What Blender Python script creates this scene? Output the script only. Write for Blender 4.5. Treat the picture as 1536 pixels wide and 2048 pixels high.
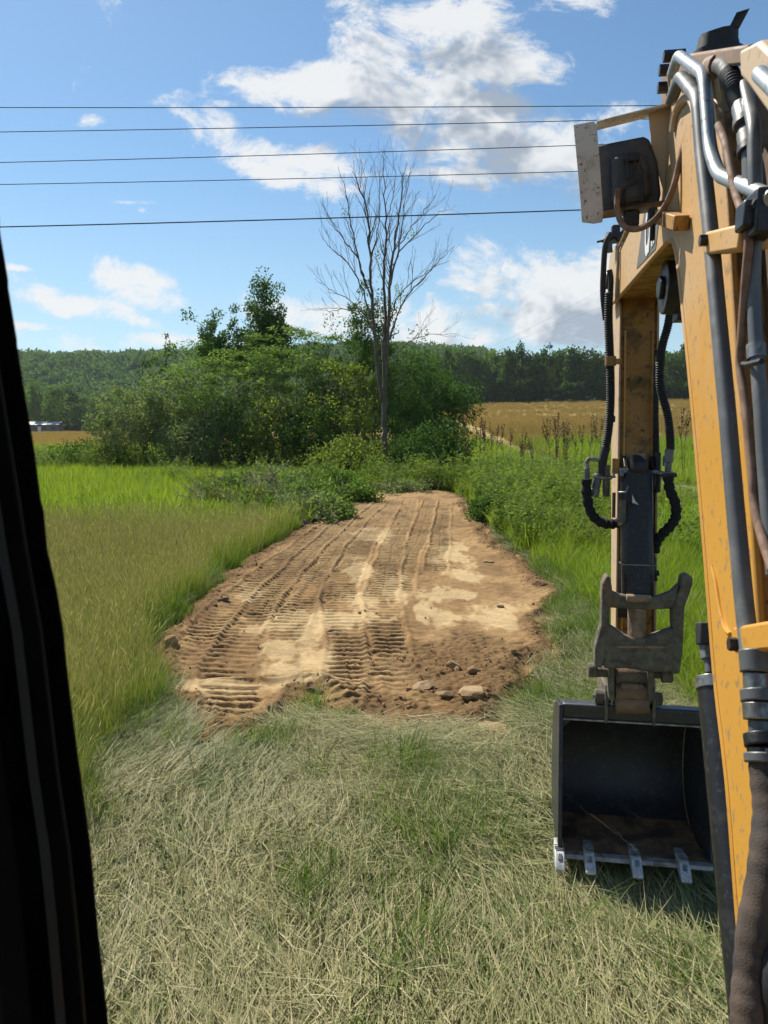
import bpy, math, random
import numpy as np
from math import radians, sin, cos, tan, pi, atan2, sqrt

random.seed(7)
RNG = np.random.default_rng(11)
SC = bpy.context.scene
for o in list(bpy.data.objects):
    bpy.data.objects.remove(o)

# ------------------------------------------------------------------ camera, sky, sun, exposure
PITCH, CAM_H, FPX = radians(6.6), 2.5, 1500.0
YAW = radians(9.0)                      # the machine points 9 degrees to the right of the view
SUN_EL, SUN_AZ = radians(50), radians(-36)   # azimuth measured from +Y towards +X
SKY_STRENGTH, SUN_STRENGTH, EXPOSURE = 0.082, 5.0, 0.62
HAZE = 0.00010

cam_d = bpy.data.cameras.new('camera')
cam = bpy.data.objects.new('camera', cam_d)
SC.collection.objects.link(cam)
cam.location = (0, 0, CAM_H)
cam.rotation_euler = (pi / 2 - PITCH, 0, 0)
cam_d.sensor_fit = 'VERTICAL'
cam_d.sensor_height = 24.0
cam_d.lens = 24.0 * FPX / 2048
cam_d.clip_start, cam_d.clip_end = 0.05, 9000
cam_d.dof.use_dof = True
cam_d.dof.focus_distance = 8.0
cam_d.dof.aperture_fstop = 6.5
SC.camera = cam

SC.view_settings.view_transform = 'Standard'
SC.view_settings.look = 'None'
SC.view_settings.gamma = 1
SC.view_settings.exposure = EXPOSURE
SC.view_settings.use_curve_mapping = False
SC.render.engine = 'CYCLES'
SC.cycles.max_bounces = 4
SC.cycles.diffuse_bounces = 2
SC.cycles.glossy_bounces = 2
SC.cycles.transmission_bounces = 3
SC.cycles.use_adaptive_sampling = True
SC.cycles.adaptive_threshold = 0.02
SC.cycles.sample_clamp_indirect = 6
SC.cycles.use_denoising = True


class G:
    """terse node builder"""
    def __init__(s, tree):
        s.t = tree

    def n(s, typ, *ins, out=0, **props):
        nd = s.t.nodes.new(typ)
        named = {}
        for k, v in props.items():
            if k.startswith('i_'):
                named[k[2:].replace('_', ' ')] = v
            else:
                setattr(nd, k, v)
        for i, v in list(enumerate(ins)) + list(named.items()):
            if v is None:
                continue
            sock = nd.inputs[i]
            if isinstance(v, bpy.types.NodeSocket):
                s.t.links.new(v, sock)
            else:
                sock.default_value = v
        return nd if out is None or not nd.outputs else nd.outputs[out]

    def m(s, op, a, b=0.0, c=None, clamp=False):
        return s.n('ShaderNodeMath', a, b, c, operation=op, use_clamp=clamp)

    def v(s, op, a, b=None, out=0):
        return s.n('ShaderNodeVectorMath', a, b, operation=op, out=out)

    def mix(s, f, a, b, blend='MIX'):
        nd = s.t.nodes.new('ShaderNodeMix')
        nd.data_type = 'RGBA'
        nd.blend_type = blend
        for i, v in ((0, f), (6, a), (7, b)):
            if isinstance(v, bpy.types.NodeSocket):
                s.t.links.new(v, nd.inputs[i])
            else:
                nd.inputs[i].default_value = v if i == 0 else (*v[:3], 1)
        return nd.outputs[2]

    def ss(s, x, a, b):
        return s.n('ShaderNodeMapRange', x, a, b, 0.0, 1.0, interpolation_type='SMOOTHSTEP')

    def noise(s, vec, scale, detail=4.0, rough=0.55, dist=0.0, out=0):
        return s.n('ShaderNodeTexNoise', out=out, i_Vector=vec, i_Scale=scale, i_Detail=detail, i_Roughness=rough, i_Distortion=dist)


# ---- the sky: daylight sky plus fair-weather cumulus
world = bpy.data.worlds.new('World')
SC.world = world
world.use_nodes = True
wt = world.node_tree
wt.nodes.clear()
sun_dir = (sin(SUN_AZ) * cos(SUN_EL), cos(SUN_AZ) * cos(SUN_EL), sin(SUN_EL))


def uv_of(px, py):
    """sky direction as (x/y, z/y)"""
    u, v = (px - 768) / FPX, (1024 - py) / FPX
    y, z = cos(PITCH) + v * sin(PITCH), -sin(PITCH) + v * cos(PITCH)
    return u / y, z / y


# cumulus heaps: centre, half axes, tilt, weight  (directions in the sky, from photo-pixel readings)
CLOUDS = [
    (860, 75, 150, 75, 0, 1.0), (960, 115, 150, 40, -6, .85), (700, 190, 200, 48, -4, 1.0), (600, 190, 90, 26, 0, .8), (850, 215, 130, 75, -20, 1.0),
    (960, 265, 190, 70, -8, 1.0), (1060, 300, 170, 65, -8, 1.0), (1010, 345, 160, 30, 0, .85), (420, 255, 85, 38, -30, .8),
    (500, 305, 110, 34, -18, .75), (640, 335, 100, 42, -12, .9), (190, 245, 34, 16, 0, .4), (250, 565, 110, 38, -22, .75),
    (350, 600, 50, 16, -20, .55), (120, 605, 95, 24, -10, .65), (235, 618, 50, 22, -20, .5), (640, 640, 130, 44, -8, .75),
    (860, 660, 160, 48, -4, .65), (1010, 545, 120, 40, -18, .75), (1110, 590, 160, 62, -14, .95), (1000, 640, 190, 44, 0, .7),
    (1150, 640, 130, 50, -8, .85), (1300, 560, 150, 70, -10, .85), (140, 688, 110, 22, 0, .75), (60, 655, 60, 12, 0, .6), (270, 640, 60, 14, -12, .6), (400, 680, 200, 22, 0, .4),
    (280, 405, 60, 6, 0, .42), (285, 418, 16, 8, 0, .4), (860, 415, 55, 20, -10, .5),
    (1140, 5, 80, 30, 0, .6), (450, 208, 32, 9, 0, .45), (30, 535, 40, 8, -10, .45), (1240, 240, 90, 30, 0, .5),
    (-300, 500, 260, 70, -10, .8), (1750, 350, 260, 110, -5, .8), (-260, 150, 160, 50, -20, .7),
]
def heap_group(name, clouds):
    grp = bpy.data.node_groups.new(name, 'ShaderNodeTree')
    grp.interface.new_socket('uv', in_out='INPUT', socket_type='NodeSocketVector')
    grp.interface.new_socket('d', in_out='OUTPUT', socket_type='NodeSocketFloat')
    gg = G(grp)
    gin = gg.n('NodeGroupInput', out=None)
    gout = gg.n('NodeGroupOutput', out=None)
    best = None
    for (px, py, a, b, r, wgt) in clouds:
        cu, cv = uv_of(px, py)
        sa_, sb_ = a / FPX * 1.1, b / FPX * 1.1
        cr, sr = cos(radians(r)), sin(radians(r))
        p = gg.v('DOT_PRODUCT', gin.outputs[0], (cr / sa_, sr / sa_, -(cu * cr + cv * sr) / sa_), out=1)
        q = gg.v('DOT_PRODUCT', gin.outputs[0], (-sr / sb_, cr / sb_, (cu * sr - cv * cr) / sb_), out=1)
        g_ = gg.m('MULTIPLY_ADD', p, p, gg.m('MULTIPLY_ADD', q, q, -wgt))
        best = g_ if best is None else gg.m('SMOOTH_MIN', best, g_, 0.25)
    best = gg.m('MULTIPLY', gg.m('MINIMUM', best, 1.2), -1.0)
    grp.links.new(best, gout.inputs[0])
    return grp


HEAPS_ALL = heap_group('cloud_heaps', CLOUDS)
HEAPS_BIG = heap_group('cloud_heaps_big', [c for c in CLOUDS if c[2] * c[3] > 4500])
world.cycles.sampling_method = 'NONE'
w = G(wt)
dirv = w.n('ShaderNodeTexCoord', out=0)
sky = wt.nodes.new('ShaderNodeTexSky')
sky.sky_type = 'NISHITA'
sky.sun_disc = False
sky.sun_elevation = SUN_EL
sky.sun_rotation = SUN_AZ
sky.altitude = 300
sky.air_density, sky.dust_density, sky.ozone_density = 1.0, 0.4, 1.6
sx = w.n('ShaderNodeSeparateXYZ', dirv, out=None)
X, Y, Z = sx.outputs
yy = w.m('MAXIMUM', Y, 0.08)
U, V = w.m('DIVIDE', X, yy), w.m('DIVIDE', Z, yy)


def dens(du, dv, det, grp):
    uv = w.n('ShaderNodeCombineXYZ', w.m('ADD', U, du) if du else U, w.m('ADD', V, dv) if dv else V, 1.0)
    n1 = w.noise(w.v('MULTIPLY', uv, (1.0, 1.45, 3.7)), 10.5, det, 0.69, 0.35)
    nd = wt.nodes.new('ShaderNodeGroup')
    nd.node_tree = grp
    wt.links.new(uv, nd.inputs[0])
    front = w.m('MULTIPLY_ADD', w.m('SUBTRACT', n1, 0.495), 7.0, w.m('MULTIPLY_ADD', nd.outputs[0], 1.15, 0.16))
    # the rest of the sky, out of view, carries the same kind of scattered cumulus
    zz = w.m('ADD', w.m('ABSOLUTE', Z), 0.12)
    pp = w.n('ShaderNodeCombineXYZ', w.m('DIVIDE', w.m('ADD', X, du), zz), w.m('DIVIDE', Y, zz), 1.3)
    gen = w.m('MULTIPLY', w.m('SUBTRACT', w.noise(pp, 1.3, min(det, 4.0), 0.6), 0.57), 9.0)
    return w.n('ShaderNodeMix', w.ss(Y, 0.25, 0.5), None, gen, front)


d0 = dens(0.0, 0.0, 7.0, HEAPS_ALL)
d1 = dens(-0.022, 0.045, 3.0, HEAPS_BIG)           # towards the sun
alpha = w.ss(d0, -0.35, 1.15)
alpha = w.m('MULTIPLY', alpha, w.ss(Z, 0.0, 0.03))
shade = w.ss(d1, -0.1, 2.0)
lumps = w.m('MULTIPLY_ADD', w.m('SUBTRACT', d1, d0), 0.32, 0.25, clamp=True)
sh = w.m('MULTIPLY_ADD', shade, 0.75, w.m('MULTIPLY', lumps, 0.7), clamp=True)
CLOUD_HI, CLOUD_LO = (7.0, 7.1, 7.15), (3.0, 3.45, 4.1)
ccol = w.mix(sh, CLOUD_HI, CLOUD_LO)
skyc = w.mix(1.0, sky.outputs[0], (0.70, 0.91, 0.98), 'MULTIPLY')
veil = w.m('MULTIPLY', w.ss(Z, 0.34, 0.0), 0.50)
skyc2 = w.mix(veil, skyc, (4.4, 5.5, 6.0))
col = w.mix(w.m('MULTIPLY', alpha, 0.95), skyc2, ccol)
bg = w.n('ShaderNodeBackground', col, SKY_STRENGTH)
wo = w.n('ShaderNodeOutputWorld', bg, out=None)

sun_d = bpy.data.lights.new('sun', 'SUN')
sun_d.energy = SUN_STRENGTH
sun_d.angle = radians(0.53)
sun_d.color = (1.0, 0.95, 0.86)
sun = bpy.data.objects.new('sun', sun_d)
SC.collection.objects.link(sun)
from mathutils import Vector, Matrix, Euler, Quaternion
sun.rotation_euler = Vector(sun_dir).to_track_quat('Z', 'Y').to_euler()
sun.location = (0, 0, 60)

# ------------------------------------------------------------------ helpers
CY, SY = cos(YAW), sin(YAW)


def ray(px, py):
    u, v = (px - 768) / FPX, (1024 - py) / FPX
    return np.array((u, cos(PITCH) + v * sin(PITCH), -sin(PITCH) + v * cos(PITCH)))


def at(px, py, y):
    """the world point seen at photo pixel px,py that stands y metres away"""
    r = ray(px, py)
    return np.array((0, 0, CAM_H)) + r * (y / r[1])


def gnd(px, py, z=0.0):
    r = ray(px, py)
    p = np.array((0, 0, CAM_H)) + r * ((z - CAM_H) / r[2])
    return p


def lray(px, py):
    r = ray(px, py)
    return np.array((r[0] * CY - r[1] * SY, r[0] * SY + r[1] * CY, r[2]))


def PX(px, py, lx):
    """machine-space point on the plane x = lx"""
    r = lray(px, py)
    p = r * (lx / r[0])
    return (p[0], p[1], p[2] + CAM_H)


def PF(px, py, ly):
    """machine-space point on the plane y = ly"""
    r = lray(px, py)
    p = r * (ly / r[1])
    return (p[0], p[1], p[2] + CAM_H)


def hash2(ix, iy, seed):
    n = (ix.astype(np.int64) * 374761393 + iy.astype(np.int64) * 668265263 + seed * 974634777) & 0x7fffffff
    n = ((n ^ (n >> 13)) * 1274126177) & 0x7fffffff
    n = n ^ (n >> 16)
    return (n & 0xffff) / 65535.0


def vnoise(x, y, seed=0):
    x, y = np.asarray(x, float), np.asarray(y, float)
    ix, iy = np.floor(x), np.floor(y)
    fx, fy = x - ix, y - iy
    fx, fy = fx * fx * (3 - 2 * fx), fy * fy * (3 - 2 * fy)
    a, b = hash2(ix, iy, seed), hash2(ix + 1, iy, seed)
    c, d = hash2(ix, iy + 1, seed), hash2(ix + 1, iy + 1, seed)
    return (a + (b - a) * fx) * (1 - fy) + (c + (d - c) * fx) * fy


def fbm(x, y, o=4, seed=0, g=0.5):
    s, a, t = 0.0, 1.0, 0.0
    for i in range(o):
        s = s + a * vnoise(x * 2 ** i, y * 2 ** i, seed + i * 17)
        t += a
        a *= g
    return s / t


def sstep(x, a, b):
    t = np.clip((np.asarray(x, float) - a) / (b - a), 0, 1)
    return t * t * (3 - 2 * t)


def link(o, parent=None):
    SC.collection.objects.link(o)
    if parent is not None:
        o.parent = parent
    return o


def tag(o, label=None, cat=None, group=None, kind=None):
    for k, v in (('label', label), ('category', cat), ('group', group), ('kind', kind)):
        if v:
            o[k] = v
    return o


def empty(name, loc=(0, 0, 0), rz=0.0):
    o = bpy.data.objects.new(name, None)
    o.location = loc
    o.rotation_euler = (0, 0, rz)
    o.empty_display_size = 0.2
    return link(o)


def mesh_np(name, verts, faces, mats=(), smooth=False, fmat=None):
    """verts (N,3), faces: list of (M,k) int arrays"""
    me = bpy.data.meshes.new(name)
    verts = np.asarray(verts, np.float32)
    faces = [np.asarray(f, np.int32) for f in faces if len(f)]
    nl = sum(f.size for f in faces)
    nf = sum(len(f) for f in faces)
    me.vertices.add(len(verts))
    me.vertices.foreach_set('co', verts.ravel())
    me.loops.add(nl)
    me.polygons.add(nf)
    me.loops.foreach_set('vertex_index', np.concatenate([f.ravel() for f in faces]))
    tot = np.concatenate([np.full(len(f), f.shape[1], np.int32) for f in faces])
    st = np.concatenate(([0], np.cumsum(tot)[:-1])).astype(np.int32)
    me.polygons.foreach_set('loop_start', st)
    me.polygons.foreach_set('loop_total', tot)
    if smooth:
        me.polygons.foreach_set('use_smooth', np.ones(nf, bool))
    if fmat is not None:
        me.polygons.foreach_set('material_index', np.asarray(fmat, np.int32))
    for m in mats:
        me.materials.append(m)
    me.update(calc_edges=True)
    return me


class MB:
    """collects shapes for ONE mesh"""
    def __init__(s):
        s.v, s.f = [], []

    def add(s, vs, fs):
        o = len(s.v)
        s.v += [tuple(map(float, p)) for p in vs]
        s.f += [tuple(i + o for i in f) for f in fs]
        return s

    def box(s, c, size, R=None):
        hx, hy, hz = (q / 2 for q in size)
        vs = [Vector((x, y, z)) for z in (-hz, hz) for y in (-hy, hy) for x in (-hx, hx)]
        if R is not None:
            vs = [R @ p for p in vs]
        vs = [p + Vector(c) for p in vs]
        return s.add(vs, [(0, 2, 3, 1), (4, 5, 7, 6), (0, 1, 5, 4), (2, 6, 7, 3), (0, 4, 6, 2), (1, 3, 7, 5)])

    def bar(s, a, b, w, h, up=(0, 0, 1)):
        """rectangular bar from a to b, w across, h along 'up'"""
        a, b = Vector(a), Vector(b)
        d = b - a
        z = d.normalized()
        x = Vector(up).cross(z)
        if x.length < 1e-5:
            x = Vector((1, 0, 0))
        x.normalize()
        y = z.cross(x)
        R = Matrix((x, y, z)).transposed()
        return s.box((a + b) / 2, (w, h, d.length), R)

    def tube(s, pts, r, n=10, caps=True):
        pts = [Vector(p) for p in pts]
        k = len(pts)
        rs = [r] * k if not hasattr(r, '__len__') else list(r)
        t0 = (pts[1] - pts[0]).normalized()
        ref = Vector((0, 0, 1)) if abs(t0.z) < .9 else Vector((1, 0, 0))
        u = t0.cross(ref).normalized()
        vs = []
        for i, p in enumerate(pts):
            t = (pts[min(i + 1, k - 1)] - pts[max(i - 1, 0)])
            t = t.normalized() if t.length > 1e-9 else t0
            u = (u - t * u.dot(t))
            u = u.normalized() if u.length > 1e-6 else t.orthogonal().normalized()
            w_ = t.cross(u)
            for j in range(n):
                a = 2 * pi * j / n
                vs.append(p + (u * cos(a) + w_ * sin(a)) * rs[i])
        fs = [(i * n + j, i * n + (j + 1) % n, (i + 1) * n + (j + 1) % n, (i + 1) * n + j) for i in range(k - 1) for j in range(n)]
        if caps:
            fs += [tuple(reversed(range(n))), tuple((k - 1) * n + j for j in range(n))]
        return s.add(vs, fs)

    def cyl(s, a, b, r, n=18, r2=None):
        return s.tube([a, b], [r, r if r2 is None else r2], n)

    def prism(s, poly, x0, x1):
        """polygon in (y,z) extruded along x"""
        n = len(poly)
        vs = [(x0, p[0], p[1]) for p in poly] + [(x1, p[0], p[1]) for p in poly]
        fs = [tuple(range(n)), tuple(reversed(range(n, 2 * n)))]
        fs += [(i, i + n, (i + 1) % n + n, (i + 1) % n) for i in range(n)]
        return s.add(vs, fs)

    def prism_y(s, poly, y0, y1):
        """polygon in (x,z) extruded along y"""
        n = len(poly)
        vs = [(p[0], y0, p[1]) for p in poly] + [(p[0], y1, p[1]) for p in poly]
        fs = [tuple(reversed(range(n))), tuple(range(n, 2 * n))]
        fs += [(i, (i + 1) % n, (i + 1) % n + n, i + n) for i in range(n)]
        return s.add(vs, fs)

    def build(s, name, mat, parent=None, bevel=0.0, smooth=True):
        me = bpy.data.meshes.new(name)
        me.from_pydata(s.v, [], s.f)
        me.materials.append(mat)
        if smooth:
            me.polygons.foreach_set('use_smooth', np.ones(len(me.polygons), bool))
            me.set_sharp_from_angle(angle=radians(38))
        me.update()
        o = bpy.data.objects.new(name, me)
        link(o, parent)
        if bevel:
            b = o.modifiers.new('bevel', 'BEVEL')
            b.width, b.segments, b.limit_method, b.angle_limit = bevel, 2, 'ANGLE', radians(40)
            b.harden_normals = False
        return o


def smooth_path(pts, n=8):
    """Catmull-Rom through pts"""
    P = [np.array(p, float) for p in pts]
    P = [2 * P[0] - P[1]] + P + [2 * P[-1] - P[-2]]
    out = []
    for i in range(1, len(P) - 2):
        for k in range(n):
            t = k / n
            a, b, c, d = P[i - 1], P[i], P[i + 1], P[i + 2]
            out.append(0.5 * ((2 * b) + (c - a) * t + (2 * a - 5 * b + 4 * c - d) * t * t + (3 * b - a - 3 * c + d) * t ** 3))
    out.append(P[-2])
    return out


# ------------------------------------------------------------------ materials
def new_mat(name):
    m = bpy.data.materials.new(name)
    m.use_nodes = True
    m.node_tree.nodes.clear()
    return m, G(m.node_tree)


def finish(m, g, bsdf):
    g.n('ShaderNodeOutputMaterial', bsdf)
    return m


def solid(name, c1, c2=None, rough=0.5, metal=0.0, scale=6.0, lo=0.4, hi=0.65, bump=0.0, bscale=40.0, c3=None, s3=30.0, spec=0.5, coat=0.0):
    """painted or worn hard surface: two colours broken up by noise, optional third in fine specks"""
    m, g = new_mat(name)
    tc = g.n('ShaderNodeTexCoord', out=3)
    col = (*c1, 1)
    ro = rough
    if c2:
        f = g.ss(g.noise(tc, scale, 8, 0.62, 0.6), lo, hi)
        col = g.mix(f, c1, c2)
        ro = g.m('MULTIPLY_ADD', f, 0.2, rough, clamp=True)
    if c3:
        f3 = g.ss(g.noise(tc, s3, 5, 0.6, 0.2), 0.56, 0.68)
        col = g.mix(f3, col if not isinstance(col, tuple) else c1, c3)
    p = g.n('ShaderNodeBsdfPrincipled', col, metal, ro, out=None)
    p.inputs['Specular IOR Level'].default_value = spec
    p.inputs['Coat Weight'].default_value = coat
    if bump:
        b = g.n('ShaderNodeBump', i_Strength=bump, i_Distance=0.01, i_Height=g.noise(tc, bscale, 6, 0.6))
        m.node_tree.links.new(b, p.inputs['Normal'])
    return finish(m, g, p.outputs[0])


def leafmat(name, cols, trans=0.4, gloss=0.25, tcol=None, inst=False, spread=1.0, grad=None):
    """foliage: colour differs leaf by leaf; light passes through"""
    m, g = new_mat(name)
    isl = g.n('ShaderNodeNewGeometry', out=None).outputs['Random Per Island']
    f = isl
    if inst:
        a = g.n('ShaderNodeAttribute', attribute_name='tint', attribute_type='INSTANCER', out=2)
        f = g.m('ADD', g.m('MULTIPLY', isl, 0.5 * spread), g.m('MULTIPLY', a, 1.0 - 0.5 * spread), clamp=True)
    r = g.n('ShaderNodeValToRGB', f, out=None)
    cr = r.color_ramp
    cr.interpolation = 'LINEAR'
    while len(cr.elements) < len(cols):
        cr.elements.new(0.5)
    for i, c in enumerate(cols):
        cr.elements[i].position = i / (len(cols) - 1)
        cr.elements[i].color = (*c, 1)
    col = r.outputs[0]
    if grad:                                   # ripened tips: colour along the blade
        z = g.n('ShaderNodeSeparateXYZ', g.n('ShaderNodeTexCoord', out=3), out=2)
        col = g.mix(g.m('MULTIPLY', g.ss(z, grad[1], grad[2]), grad[3]), col, grad[0])
    d = g.n('ShaderNodeBsdfDiffuse', col, 0.5)
    t = g.n('ShaderNodeBsdfTranslucent', g.mix(0.75, col, g.mix(1.0, col, tcol or (1.25, 1.3, 0.55), 'MULTIPLY')))
    s = g.n('ShaderNodeMixShader', trans, d, t)
    gl = g.n('ShaderNodeBsdfGlossy', (0.9, 0.95, 1.0, 1), 0.5)
    fr = g.n('ShaderNodeFresnel', 1.4)
    s = g.n('ShaderNodeMixShader', g.m('MULTIPLY', fr, gloss * 0.2), s, gl) if gloss else s
    return finish(m, g, s)


M = {}
def boom_paint(name, paint, dust, z0, z1):
    m, g = new_mat(name)
    tc = g.n('ShaderNodeTexCoord', out=3)
    z = g.n('ShaderNodeSeparateXYZ', tc, out=2)
    nz = g.noise(tc, 2.2, 7, .62, .5)
    f = g.m('ADD', g.ss(z, z0, z1), g.m('MULTIPLY', g.m('SUBTRACT', nz, .5), 1.5))
    streak = g.noise(g.n('ShaderNodeMapping', tc, (0, 0, 0), (.45, 0, 0), (18, 18, 2.0)), 1.0, 5, .6)
    f = g.m('ADD', f, g.m('MULTIPLY', g.m('SUBTRACT', streak, .5), .9))
    f = g.n('ShaderNodeMapRange', f, .2, 1.05, .03, .85)
    col = g.mix(f, paint, dust)
    col = g.mix(g.ss(g.noise(tc, 26, 5, .6, .2), .57, .67), col, (.30, .20, .10))
    col = g.mix(g.m('MULTIPLY', g.ss(g.noise(tc, 9, 6, .7, .8), .60, .74), .6), col, (.13, .085, .05))
    p = g.n('ShaderNodeBsdfPrincipled', col, 0.0, g.m('MULTIPLY_ADD', f, .3, .42), out=None)
    b = g.n('ShaderNodeBump', i_Strength=.06, i_Distance=.01, i_Height=g.noise(tc, 60, 6, .6))
    g.t.links.new(b, p.inputs['Normal'])
    return finish(m, g, p.outputs[0])


M['yellow'] = boom_paint('machine_yellow', (.58, .285, .038), (.47, .33, .19), 2.0, 3.7)
M['dusty_yellow'] = solid('dusty_yellow', (.50, .36, .22), (.56, .31, .09), .6, scale=3.0, lo=.5, hi=.8, bump=.06, bscale=60, c3=(.33, .25, .18), s3=18)
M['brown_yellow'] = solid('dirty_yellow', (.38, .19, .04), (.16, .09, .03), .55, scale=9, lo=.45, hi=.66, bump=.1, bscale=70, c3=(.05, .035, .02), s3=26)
M['lamp_tan'] = solid('dusty_lamp_guard', (.60, .56, .51), (.45, .41, .36), .65, scale=12, lo=.45, hi=.7, c3=(.12, .09, .07), s3=60)
M['black'] = solid('black_steel', (.012, .012, .013), (.03, .028, .026), .42, scale=14, lo=.5, hi=.75, bump=.05, bscale=90, c3=(.045, .043, .04), s3=45)
M['bucket'] = solid('bucket_steel', (.030, .031, .034), (.055, .052, .048), .38, scale=9, lo=.42, hi=.72, bump=.08, bscale=50, c3=(.07, .065, .06), s3=34)
M['bucket_floor'] = solid('bucket_floor_soil', (.07, .045, .028), (.25, .14, .065), .8, scale=6, lo=.38, hi=.62, bump=.1, bscale=40)
M['rubber'] = solid('hose_rubber', (.014, .014, .015), (.028, .026, .024), .62, scale=25, lo=.45, hi=.7)
M['sleeve'] = solid('woven_sleeve', (.008, .008, .009), (.020, .019, .018), .9, scale=60, bump=.25, bscale=300)
M['dustyhose'] = solid('dusty_hose', (.040, .031, .026), (.105, .074, .054), .8, scale=12, lo=.4, hi=.65, bump=.3, bscale=260)
M['brownhose'] = solid('brown_dusty_cable', (.24, .14, .085), (.15, .085, .055), .7, scale=20)
M['chrome'] = solid('zinc_plated_tube', (.33, .35, .35), (.22, .23, .23), .42, metal=.55, scale=14, lo=.5, hi=.8, c3=(.16, .15, .14), s3=40)
M['greytube'] = solid('grey_painted_tube', (.115, .118, .116), (.17, .17, .165), .42, metal=.15, scale=9, lo=.45, hi=.7)
M['steel'] = solid('bare_fitting_steel', (.30, .30, .29), (.14, .13, .11), .36, metal=.7, scale=30)
M['worn'] = solid('worn_tooth_steel', (.60, .60, .59), (.42, .41, .39), .38, metal=.35, scale=20, bump=.15, bscale=80, c3=(.22, .18, .14), s3=55)
M['lip'] = solid('scraped_lip_steel', (.38, .37, .35), (.20, .15, .11), .42, metal=.45, scale=16, bump=.1, bscale=70)
M['mud'] = solid('muddy_steel', (.085, .068, .046), (.18, .160, .118), .75, scale=16, lo=.36, hi=.70, bump=.9, bscale=34, c3=(.20, .12, .065), s3=9)
M['mudpale'] = solid('dried_mud', (.30, .21, .13), (.16, .11, .07), .85, scale=14, bump=.5, bscale=45)
M['rust'] = solid('brown_rusty_paint', (.16, .095, .055), (.24, .15, .09), .65, scale=12, bump=.1)
M['tray'] = solid('shade_brown_plate', (.13, .075, .03), (.07, .045, .026), .6, scale=5, lo=.4, hi=.7, bump=.1, c3=(.22, .14, .07), s3=12)  # boom yellow in shadow, the shade put into the colour as brown
M['white'] = solid('white_print', (.75, .75, .73), (.55, .54, .5), .5, scale=20)
M['decal'] = solid('charcoal_decal', (.10, .10, .105), (.16, .14, .12), .5, scale=10)
M['cab'] = solid('black_cab_frame', (.006, .006, .006), (.010, .010, .009), .6, scale=8, spec=.25)
M['trim'] = solid('grey_trim', (.020, .020, .019), (.03, .03, .028), .55, scale=20, spec=.3)
M['seal'] = solid('black_window_rubber', (.003, .003, .003), (.006, .006, .006), .8, scale=12, spec=.1)
M['lampblack'] = solid('lamp_housing', (.035, .037, .042), (.07, .07, .07), .45, scale=9)
M['wire'] = solid('cable_black', (.015, .015, .016), None, .6)
M['deadbark'] = solid('dead_bark', (.085, .068, .052), (.16, .135, .105), .9, scale=2.5, lo=.4, hi=.7, bump=.5, bscale=12)
M['bark'] = solid('bark', (.085, .07, .055), (.16, .14, .11), .9, scale=3, bump=.5, bscale=12)
M['twig'] = solid('pale_twig', (.17, .13, .09), (.27, .215, .16), .9, scale=3)
M['rock'] = solid('tan_rock', (.27, .18, .085), (.36, .25, .13), .85, scale=5, bump=.6, bscale=14, c3=(.22, .14, .08), s3=8)
M['darkwood'] = solid('rotten_wood', (.10, .065, .042), (.17, .11, .07), .9, scale=8, bump=.6, bscale=20)
M['soil2'] = solid('soil_clods', (.24, .15, .075), (.36, .24, .125), .95, scale=2.0, lo=.4, hi=.65, bump=.5, bscale=20, spec=.1)
M['stalk'] = solid('brown_seed_stalk', (.10, .055, .028), (.16, .09, .045), .9, scale=4)

# ------------------------------------------------------------------ terrain
def terrain(x, y):
    x, y = np.asarray(x, float), np.asarray(y, float)
    ys = np.maximum(y, 1.0)
    t = x / ys
    s = sstep(t, -0.05, 0.14)
    slope = 0.052 + 0.028 * np.clip(t - 0.12, 0, 0.6)
    up = np.maximum(0, y - 45)
    rise = slope * up * up / (up + 25.0)
    rise = np.where(y > 265, slope * 220 * 220 / 245.0 + (np.minimum(y, 900) - 265) * 0.06, rise)
    z = s * rise
    hill = sstep(y, 285, 660) * 53 * (1 - 0.75 * sstep(t, 0.05, 0.5)) * (1 + 0.20 * (t + 0.35))
    hill = hill * (1 - 0.9 * sstep(y, 800, 1600))
    hill *= 0.85 + 0.3 * fbm(x / 170.0, y / 170.0, 3, 5)
    z = z + hill * (1 - s * 0.6)
    z = z + (fbm(x / 9.0, y / 9.0, 3, 9) - 0.5) * 0.5 * sstep(np.hypot(x, y), 14, 60)
    return z


# edges of the scraped strip, read at several distances
LE = np.array([gnd(*p)[:2] for p in [(405, 1462), (358, 1395), (328, 1310), (400, 1215), (470, 1150), (570, 1088), (660, 1036), (716, 1002), (742, 988)]])
RE = np.array([gnd(*p)[:2] for p in [(985, 1452), (1048, 1370), (1085, 1325), (1092, 1260), (1112, 1192), (1046, 1132), (985, 1082), (950, 1040), (930, 1003), (905, 988)]])


def strip_l(y):
    return np.interp(y, LE[:, 1], LE[:, 0])


def strip_r(y):
    return np.interp(y, RE[:, 1], RE[:, 0])


Y_END = float(gnd(820, 985)[1])


def y_front(x):
    """near border of the bare soil"""
    pts = np.array([gnd(*p)[:2] for p in [(330, 1340), (395, 1440), (470, 1452), (530, 1440), (575, 1400), (640, 1392), (720, 1416), (800, 1424), (880, 1440), (960, 1446), (1040, 1385), (1090, 1320)]])
    return np.interp(x, pts[:, 0], pts[:, 1])


def strip_inside(x, y):
    """>0 inside the bare soil (metres from the border, roughly)"""
    j = (fbm(np.asarray(x) * 1.6, np.asarray(y) * 1.6, 3, 31) - 0.5) * 0.55
    a = np.minimum(np.asarray(x) - strip_l(y) + .24, strip_r(y) - np.asarray(x) + .10)
    b = np.minimum((np.asarray(y) - y_front(x) + .30) * 0.8, (Y_END - np.asarray(y)) * 0.5)
    return np.minimum(a, b) + j


def axis(breaks):
    out = []
    for a, b, n in breaks:
        out.append(np.linspace(a, b, n, endpoint=False))
    return np.concatenate(out + [[breaks[-1][1]]])


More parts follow.
